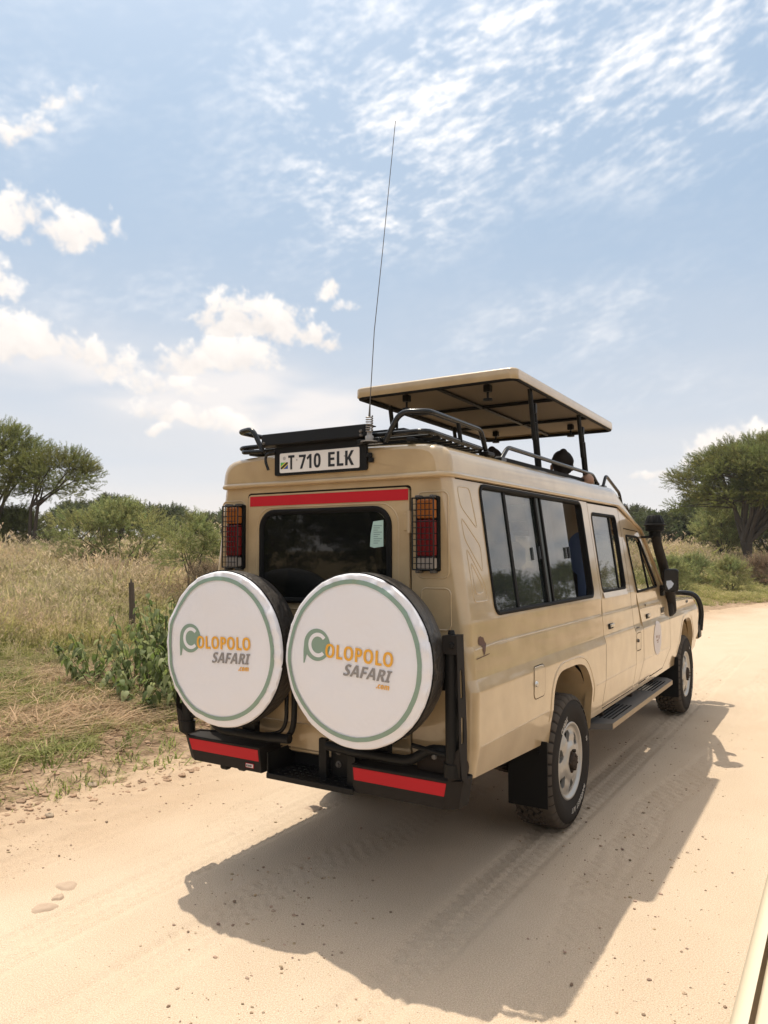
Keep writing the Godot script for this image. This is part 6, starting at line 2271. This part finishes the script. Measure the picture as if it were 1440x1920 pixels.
# bones: [from, to, radius at from, radius at to]; surface nets over the blended distance to all of them
func flesh(b: MB, bones: Array, cell: float, k: float) -> void:
	var lo: Vector3 = bones[0][0]
	var hi := lo
	for q in bones:
		var r: float = maxf(q[2], q[3]) + k + cell * 2.0
		for e in 2:
			var p: Vector3 = q[e]
			lo = lo.min(p - Vector3.ONE * r)
			hi = hi.max(p + Vector3.ONE * r)
	var n := Vector3i(((hi - lo) / cell).ceil()) + Vector3i.ONE
	var sy := n.x
	var sz := n.x * n.y
	var d := PackedFloat32Array()
	d.resize(n.x * n.y * n.z)
	d.fill(1.0)
	for q in bones:
		var A: Vector3 = q[0]
		var B: Vector3 = q[1]
		var ra: float = q[2]
		var rb: float = q[3]
		var r: float = maxf(ra, rb) + k + cell * 1.5
		var l0 := Vector3i(((A.min(B) - Vector3.ONE * r - lo) / cell).floor()).clamp(Vector3i.ZERO, n - Vector3i.ONE)
		var l1 := Vector3i(((A.max(B) + Vector3.ONE * r - lo) / cell).ceil()).clamp(Vector3i.ZERO, n - Vector3i.ONE)
		var ab := B - A
		var len2 := maxf(ab.length_squared(), 1e-9)
		for z in range(l0.z, l1.z + 1):
			for y in range(l0.y, l1.y + 1):
				var at := z * sz + y * sy
				for x in range(l0.x, l1.x + 1):
					var p := lo + Vector3(x, y, z) * cell - A
					var t := clampf(p.dot(ab) / len2, 0.0, 1.0)
					var e := (p - ab * t).length() - lerpf(ra, rb, t)
					if e < k * 1.5 + cell * 2.0:
						d[at + x] = blend(d[at + x], e, k)
	var vid := {}
	var V := PackedVector3Array()
	var N := PackedVector3Array()
	var corner := [0, 1, sy, sy + 1, sz, sz + 1, sz + sy, sz + sy + 1]
	var off := [Vector3(0, 0, 0), Vector3(1, 0, 0), Vector3(0, 1, 0), Vector3(1, 1, 0), Vector3(0, 0, 1), Vector3(1, 0, 1), Vector3(0, 1, 1), Vector3(1, 1, 1)]
	var edges := [[0, 1], [2, 3], [4, 5], [6, 7], [0, 2], [1, 3], [4, 6], [5, 7], [0, 4], [1, 5], [2, 6], [3, 7]]
	for z in n.z - 1:
		for y in n.y - 1:
			for x in n.x - 1:
				var at := z * sz + y * sy + x
				var v0 := d[at]
				if absf(v0) > cell * 2.0:
					continue
				var inside := 0
				for c in 8:
					if d[at + corner[c]] < 0.0:
						inside += 1
				if inside == 0 or inside == 8:
					continue
				var s := Vector3.ZERO
				var m := 0
				for e in edges:
					var a := d[at + corner[e[0]]]
					var c := d[at + corner[e[1]]]
					if (a < 0.0) != (c < 0.0):
						s += (off[e[0]] as Vector3).lerp(off[e[1]], a / (a - c))
						m += 1
				vid[at] = V.size()
				V.append(lo + (Vector3(x, y, z) + s / m) * cell)
				var g := Vector3(d[at + 1] - d[at] + d[at + sy + sz + 1] - d[at + sy + sz], d[at + sy] - d[at] + d[at + 1 + sy + sz] - d[at + 1 + sz], d[at + sz] - d[at] + d[at + 1 + sy + sz] - d[at + 1 + sy])
				N.append(g.normalized())
	for at: int in vid:
		for ax in 3:
			var st: int = [1, sy, sz][ax]
			var u: int = [sy, sz, 1][ax]
			var w: int = [sz, 1, sy][ax]
			if (d[at] < 0.0) == (d[at + st] < 0.0):
				continue
			if vid.has(at - u) and vid.has(at - w) and vid.has(at - u - w):
				var i: int = vid[at]
				var j: int = vid[at - u]
				var kk: int = vid[at - u - w]
				var l: int = vid[at - w]
				b.quad_n(V[i], V[j], V[kk], V[l], N[i], N[j], N[kk], N[l])

func hand(b: MB, wrist: Vector3, ahead: Vector3, up: Vector3, thumb: float) -> void:
	var f := ahead.normalized()
	var s := f.cross(up).normalized()
	var u := s.cross(f).normalized()
	var bones := [[wrist, wrist + f * 0.03, 0.026, 0.028]]
	var palm := wrist + f * 0.035
	for i in 4:
		var o := s * (i - 1.5) * 0.019
		var kn := palm + f * (0.055 - 0.004 * absf(i - 1.3)) + o * 1.05
		bones.append([palm + o * 0.7, kn, 0.014, 0.0105])
		var l: float = [0.036, 0.042, 0.040, 0.031][i]
		var p1 := kn + (f * 0.88 - u * 0.42).normalized() * l
		var p2 := p1 + (f * 0.45 - u * 0.9).normalized() * l * 0.68
		var p3 := p2 + (f * 0.05 - u).normalized() * l * 0.5
		bones.append([kn, p1, 0.0098, 0.009])
		bones.append([p1, p2, 0.009, 0.0085])
		bones.append([p2, p3, 0.0085, 0.0075])
	var tb := palm + s * 0.026 * thumb - f * 0.01
	var t1 := tb + (s * thumb * 0.75 + f * 0.65 - u * 0.3).normalized() * 0.04
	bones.append([tb, t1, 0.014, 0.0115])
	bones.append([t1, t1 + (f * 0.9 + s * thumb * 0.1 - u * 0.3).normalized() * 0.032, 0.0105, 0.009])
	flesh(b, bones, 0.004, 0.006)

func person(label: String, at: Vector3, look: float, shirt: Material, elbow_r: Vector3, hand_r: Vector3, elbow_l: Vector3, hand_l: Vector3, sd: int) -> void:
	var P := thing("person", label, "person", at)
	# local frame: feet at the origin, facing -z; the head turns by look
	var hipL := Vector3(-0.09, 0.94, 0.0)
	var hipR := Vector3(0.09, 0.94, 0.0)
	var kneeL := Vector3(-0.10, 0.50, -0.03)
	var kneeR := Vector3(0.11, 0.50, -0.02)
	var shL := Vector3(-0.185, 1.42, 0.0)
	var shR := Vector3(0.185, 1.42, 0.0)
	var neck := Vector3(0, 1.50, 0.0)
	var head := Vector3(0, 1.645, -0.02)
	var skin := mb()
	flesh(skin, [[Vector3(0, 0.96, 0), Vector3(0, 1.36, 0.0), 0.115, 0.125], [shL * Vector3(0.6, 1, 1), shR * Vector3(0.6, 1, 1), 0.075, 0.075], [hipL, kneeL, 0.085, 0.055], [hipR, kneeR, 0.085, 0.055], [kneeL, Vector3(-0.10, 0.09, 0.02), 0.055, 0.036], [kneeR, Vector3(0.11, 0.09, 0.03), 0.055, 0.036], [Vector3(-0.10, 0.04, 0.05), Vector3(-0.12, 0.03, -0.13), 0.04, 0.03], [Vector3(0.11, 0.04, 0.05), Vector3(0.14, 0.03, -0.13), 0.04, 0.03], [shL, elbow_l, 0.052, 0.042], [shR, elbow_r, 0.052, 0.042], [elbow_l, hand_l, 0.042, 0.027], [elbow_r, hand_r, 0.042, 0.027], [Vector3(0, 1.40, 0.01), neck + Vector3(0, 0.07, -0.01), 0.065, 0.054]], 0.014, 0.03)
	var T := Transform3D(Basis(Vector3.UP, look).scaled(Vector3.ONE * 0.94), head)
	var hb := []
	for q in [[Vector3(0, 0.035, 0.025), Vector3(0, 0.045, -0.025), 0.080, 0.078], [Vector3(0, -0.02, -0.045), Vector3(0, -0.075, -0.058), 0.056, 0.042], [Vector3(0, 0.0, -0.098), Vector3(0, -0.032, -0.116), 0.010, 0.014], [Vector3(-0.03, -0.015, -0.08), Vector3(0.03, -0.015, -0.08), 0.022, 0.022], [Vector3(-0.084, -0.005, 0.0), Vector3(-0.09, -0.035, -0.005), 0.018, 0.012], [Vector3(0.084, -0.005, 0.0), Vector3(0.09, -0.035, -0.005), 0.018, 0.012], [Vector3(-0.018, -0.058, -0.100), Vector3(0.018, -0.058, -0.100), 0.009, 0.009], [Vector3(0, -0.09, 0.01), Vector3(0, -0.14, 0.015), 0.055, 0.055]]:
		hb.append([T * (q[0] as Vector3), T * (q[1] as Vector3), q[2], q[3]])
	flesh(skin, hb, 0.007, 0.018)
	hand(skin, hand_r, (hand_r - elbow_r), Vector3(0, 1, 0), -1.0)
	hand(skin, hand_l, (hand_l - elbow_l), Vector3(0, 1, 0), 1.0)
	part("body", skin, M.skin, P)
	var eyes := mb()
	for s in [-1.0, 1.0]:
		eyes.lathe(pts2([0.0, 0.006, 0.006, 0.004, 0.009, 0.0]), Transform3D(T.basis * Basis(Vector3.UP, PI), T * Vector3(0.032 * s, 0.002, -0.094)), 8)
		part("eye", eyes, M.hair_dark, P)
		eyes = mb()
	var hair := mb()
	var hh := []
	for q in [[Vector3(0, 0.045, 0.03), Vector3(0, 0.06, -0.02), 0.082, 0.074], [Vector3(-0.048, 0.03, 0.03), Vector3(-0.045, -0.04, 0.035), 0.046, 0.032], [Vector3(0.048, 0.03, 0.03), Vector3(0.045, -0.04, 0.035), 0.046, 0.032], [Vector3(0, 0.0, 0.045), Vector3(0, -0.07, 0.05), 0.052, 0.036], [Vector3(0, 0.10, 0.07), Vector3(0.0, 0.11, 0.08), 0.035 if sd == 2 else 0.02, 0.03]]:
		hh.append([T * (q[0] as Vector3), T * (q[1] as Vector3), q[2], q[3]])
	flesh(hair, hh, 0.008, 0.02)
	part("hair", hair, M.hair_dark, P)
	var top := mb()
	flesh(top, [[Vector3(0, 0.95, 0), Vector3(0, 1.36, 0.0), 0.135, 0.142], [shL * Vector3(0.6, 1, 1), shR * Vector3(0.6, 1, 1), 0.088, 0.088], [shL, shL.lerp(elbow_l, 0.75), 0.068, 0.060], [shR, shR.lerp(elbow_r, 0.75), 0.068, 0.060]], 0.014, 0.03)
	part("shirt", top, shirt, P)
	var leg := mb()
	flesh(leg, [[hipL + Vector3(0, 0.06, 0), hipR + Vector3(0, 0.06, 0), 0.105, 0.105], [hipL, kneeL, 0.102, 0.072], [hipR, kneeR, 0.102, 0.072], [kneeL, kneeL + Vector3(0, -0.06, 0), 0.072, 0.07], [kneeR, kneeR + Vector3(0, -0.06, 0), 0.072, 0.07]], 0.014, 0.03)
	part("trousers", leg, M.denim, P)

func build_people() -> void:
	person("dark-haired person in tan shirt standing in the roof hatch beside the front post", Vector3(0.37, 0.765, -1.36), 0.5, M.shirt_tan, Vector3(0.26, 1.50, 0.14), Vector3(0.19, 1.545, -0.12), Vector3(-0.27, 1.44, -0.22), Vector3(-0.10, 1.525, -0.34), 1)
	person("dark-haired person in grey shirt standing in the roof hatch nearer the rear", Vector3(-0.10, 0.78, -1.02), 0.35, M.shirt_grey, Vector3(0.29, 1.46, -0.06), Vector3(0.33, 1.545, -0.22), Vector3(-0.29, 1.46, -0.10), Vector3(-0.20, 1.53, -0.32), 2)

# ---------------------------------------------------------------- small things on the track, and the viewer's own vehicle
func pebble(sd: int) -> ArrayMesh:
	var r := RandomNumberGenerator.new()
	r.seed = sd
	var b := mb()
	b.tint = Color(1, 1, 1)
	var f := FastNoiseLite.new()
	f.seed = sd
	f.frequency = 0.9
	var rows := []
	for i in 7:
		var a := PI * i / 6.0
		var row := []
		for j in 9:
			var t := TAU * j / 9.0
			var d := Vector3(sin(a) * cos(t), cos(a) * 0.62, sin(a) * sin(t))
			row.append(d * (1.0 + 0.45 * f.get_noise_3dv(d * 1.6)))
		rows.append(row)
	b.grid(rows, null, true)
	return b.mesh(M.stone)

func build_details() -> void:
	var r := RandomNumberGenerator.new()
	r.seed = 321
	var clus := FastNoiseLite.new()
	clus.seed = 3
	clus.frequency = 0.45
	var sets := [[], [], []]
	var tints := [[], [], []]
	for i in 26000:
		var az := r.randf_range(-66.0, 2.0)
		var d := 1.2 * pow(24.0, r.randf())
		var a := deg_to_rad(az)
		var x := 2.38 + d * sin(a)
		var z := 4.68 - d * cos(a)
		var o := off_road(x, z)
		if o > 1.6 or r.randf() > 0.16 + 1.5 * clus.get_noise_2d(x, z) + 0.3 * smoothstep(-1.0, 0.2, o):
			continue
		var s := 0.0022 + 0.0066 * pow(r.randf(), 5.0)
		if r.randf() < 0.004:
			s *= 1.6
		var y := road_y(x, z) if o < 0.0 else maxf(road_y(x, z), ground_y(x, z))
		var k := r.randi() % 3
		sets[k].append(Transform3D(Basis(Vector3.UP, r.randf() * TAU).scaled(Vector3(s * r.randf_range(0.8, 1.5), s, s)), Vector3(x, y + s * 0.25, z)))
		var g := r.randf_range(0.55, 1.35)
		tints[k].append(Color(g, g * r.randf_range(0.88, 1.0), g * r.randf_range(0.8, 1.0)))
	for k in 3:
		var o := scatter("small_stones", pebble(40 + k), sets[k], tints[k], self)
		kind(o, "stuff", ["small rounded stones scattered over the sandy track", "small flat stones scattered over the sandy track", "tiny angular gravel scattered over the sandy track"][k], "stones")
	# clods of soil on the bank
	var cl := []
	var ct := []
	for i in 9000:
		var az := r.randf_range(-66.0, -38.0)
		var d := 3.5 * pow(3.4, r.randf())
		var a := deg_to_rad(az)
		var x := 2.38 + d * sin(a)
		var z := 4.68 - d * cos(a)
		var o := off_road(x, z)
		if o < -0.35 or o > 3.5 or r.randf() > 0.45 + 1.3 * clus.get_noise_2d(x * 2.0 + 30.0, z * 2.0):
			continue
		var s := 0.006 + 0.022 * pow(r.randf(), 3.0)
		var y := maxf(road_y(x, z), ground_y(x, z))
		cl.append(Transform3D(Basis(Vector3.UP, r.randf() * TAU).scaled(Vector3(s * r.randf_range(0.9, 1.6), s * 0.7, s)), Vector3(x, y + s * 0.1, z)))
		var g := r.randf_range(0.7, 1.2)
		ct.append(Color(0.95 * g, 0.82 * g, 0.76 * g))
	kind(scatter("soil_clods", pebble(52), cl, ct, self), "stuff", "crumbled brown clods of soil along the bank beside the track", "soil")
	# a few stones one can point at
	var st := pebble(77)
	for q in [[-2.35, 1.05, 0.035, "pale grey stone at the foot of the left bank"], [-2.02, 1.62, 0.028, "grey stone near the left edge of the photo on the track's verge"], [2.35, -1.15, 0.022, "dark pebble on the sunlit track right of the vehicle's shadow"]]:
		var y := maxf(road_y(q[0], q[1]), ground_y(q[0], q[1]))
		var o := put("stone", st, self, Transform3D(Basis().scaled(Vector3(1.3, 0.9, 1.0) * q[2]), Vector3(q[0], y + 0.25 * q[2], q[1])))
		tag(o, q[3], "stone")
	# flat dried droppings
	var dn := ["largest of the flat brown dried droppings on the track", "flat brown dropping nearest the bottom left corner", "small round brown dropping between the others", "faint ring-shaped dropping under the bumper's left end"]
	for i in 4:
		var q: Array = [[-1.09, 2.16, 0.062], [-0.97, 2.37, 0.060], [-1.01, 2.265, 0.034], [-0.72, 0.55, 0.07]][i]
		var b := mb()
		var rows := []
		for k in 6:
			var row := []
			for j in 20:
				var a := TAU * j / 20.0
				var rad: float = q[2] * k / 5.0 * (1.0 + 0.10 * sin(a * 3.0 + i) + 0.10 * clus.get_noise_2d(cos(a) * 6.0 + i * 9.0, sin(a) * 6.0))
				var h := [0.004, 0.003, 0.0055, 0.005, 0.003, -0.006][k] as float
				row.append(Vector3(cos(a) * rad + 0.0001 * cos(a), h + 0.004 * clus.get_noise_2d(cos(a) * k * 3.0 + i * 20.0, sin(a) * k * 3.0), sin(a) * rad * 0.8 + 0.0001 * sin(a)))
			rows.append(row)
		b.grid(rows, null, true)
		var o := part("dried_dropping", b, M.dung, self, Transform3D(Basis(Vector3.UP, i), Vector3(q[0], road_y(q[0], q[1]) + 0.004, q[1])))
		tag(o, dn[i], "dropping")
	build_own_vehicle()

# the tan vehicle the photo is taken from: its left front wing shows in the bottom right corner
func build_own_vehicle() -> void:
	var car := thing("viewer_vehicle", "tan front wing of another vehicle in the bottom right corner", "car", Vector3(3.03, 0, 3.0))
	var w := mb()
	# local x: left is -; the wing's top edge, a groove, then the bonnet
	var rows := []
	for z in [-1.62, -1.58, -1.50, -1.2, -0.6, 0.0, 0.6, 1.05]:
		var f := smoothstep(-1.62, -1.45, z)
		var row := []
		for q in [[-0.80, 0.60], [-0.832, 0.80], [-0.838, 0.93], [-0.834, 0.965], [-0.826, 0.978], [-0.816, 0.984], [-0.804, 0.985]]:
			row.append(Vector3(q[0], lerpf(0.62, q[1], 0.6 + 0.4 * f), z + 0.04 * (1.0 - f) * 0.0))
		rows.append(row)
	w.grid(rows)
	w.mirror_x()
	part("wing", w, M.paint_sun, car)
	var b := mb()
	rows = []
	for z in [-1.60, -1.55, -1.4, -0.8, 0.0, 0.7, 1.05]:
		var f := smoothstep(-1.62, -1.40, z)
		var row := []
		for q in [[-0.799, 0.955], [-0.797, 0.978], [-0.790, 0.988], [-0.76, 0.996], [-0.5, 1.02], [0.0, 1.03], [0.5, 1.02], [0.76, 0.996], [0.790, 0.988], [0.797, 0.978], [0.799, 0.955]]:
			row.append(Vector3(q[0], lerpf(0.80, q[1], 0.5 + 0.5 * f) , z))
		rows.append(row)
	b.grid(rows)
	b.quad(Vector3(-0.8, 0.55, -1.60), Vector3(0.8, 0.55, -1.60), Vector3(0.8, 0.88, -1.60), Vector3(-0.8, 0.88, -1.60))
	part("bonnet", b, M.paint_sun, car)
	var bp := mb()
	bp.box(Vector3(0, 0.55, -1.70), Vector3(1.66, 0.16, 0.16), 0.02)
	part("front_bumper", bp, M.black_steel, car)
	var sc := mb()
	sc.box(Vector3(0, 0.75, 1.10), Vector3(1.60, 0.42, 0.10), 0.02)
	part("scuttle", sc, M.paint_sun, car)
	for q in [[-0.72, -0.75], [0.72, -0.75]]:
		var W := group_of("wheel", car, Transform3D(Basis(), Vector3(q[0], 0.39, q[1])))
		var t := mb()
		t.lathe(pts2([0.22, -0.11, 0.34, -0.12, 0.385, -0.09, 0.39, 0.0, 0.385, 0.09, 0.34, 0.12, 0.22, 0.11]), Transform3D(Basis(Vector3.UP, PI / 2), Vector3.ZERO), 32)
		part("tyre", t, M.tyre, W)
		var rm := mb()
		rm.lathe(pts2([0.0, -0.09, 0.22, -0.10, 0.22, 0.10, 0.18, 0.06, 0.08, 0.10, 0.0, 0.10]), Transform3D(Basis(Vector3.UP, PI / 2), Vector3.ZERO), 24)
		part("rim", rm, M.rim, W)
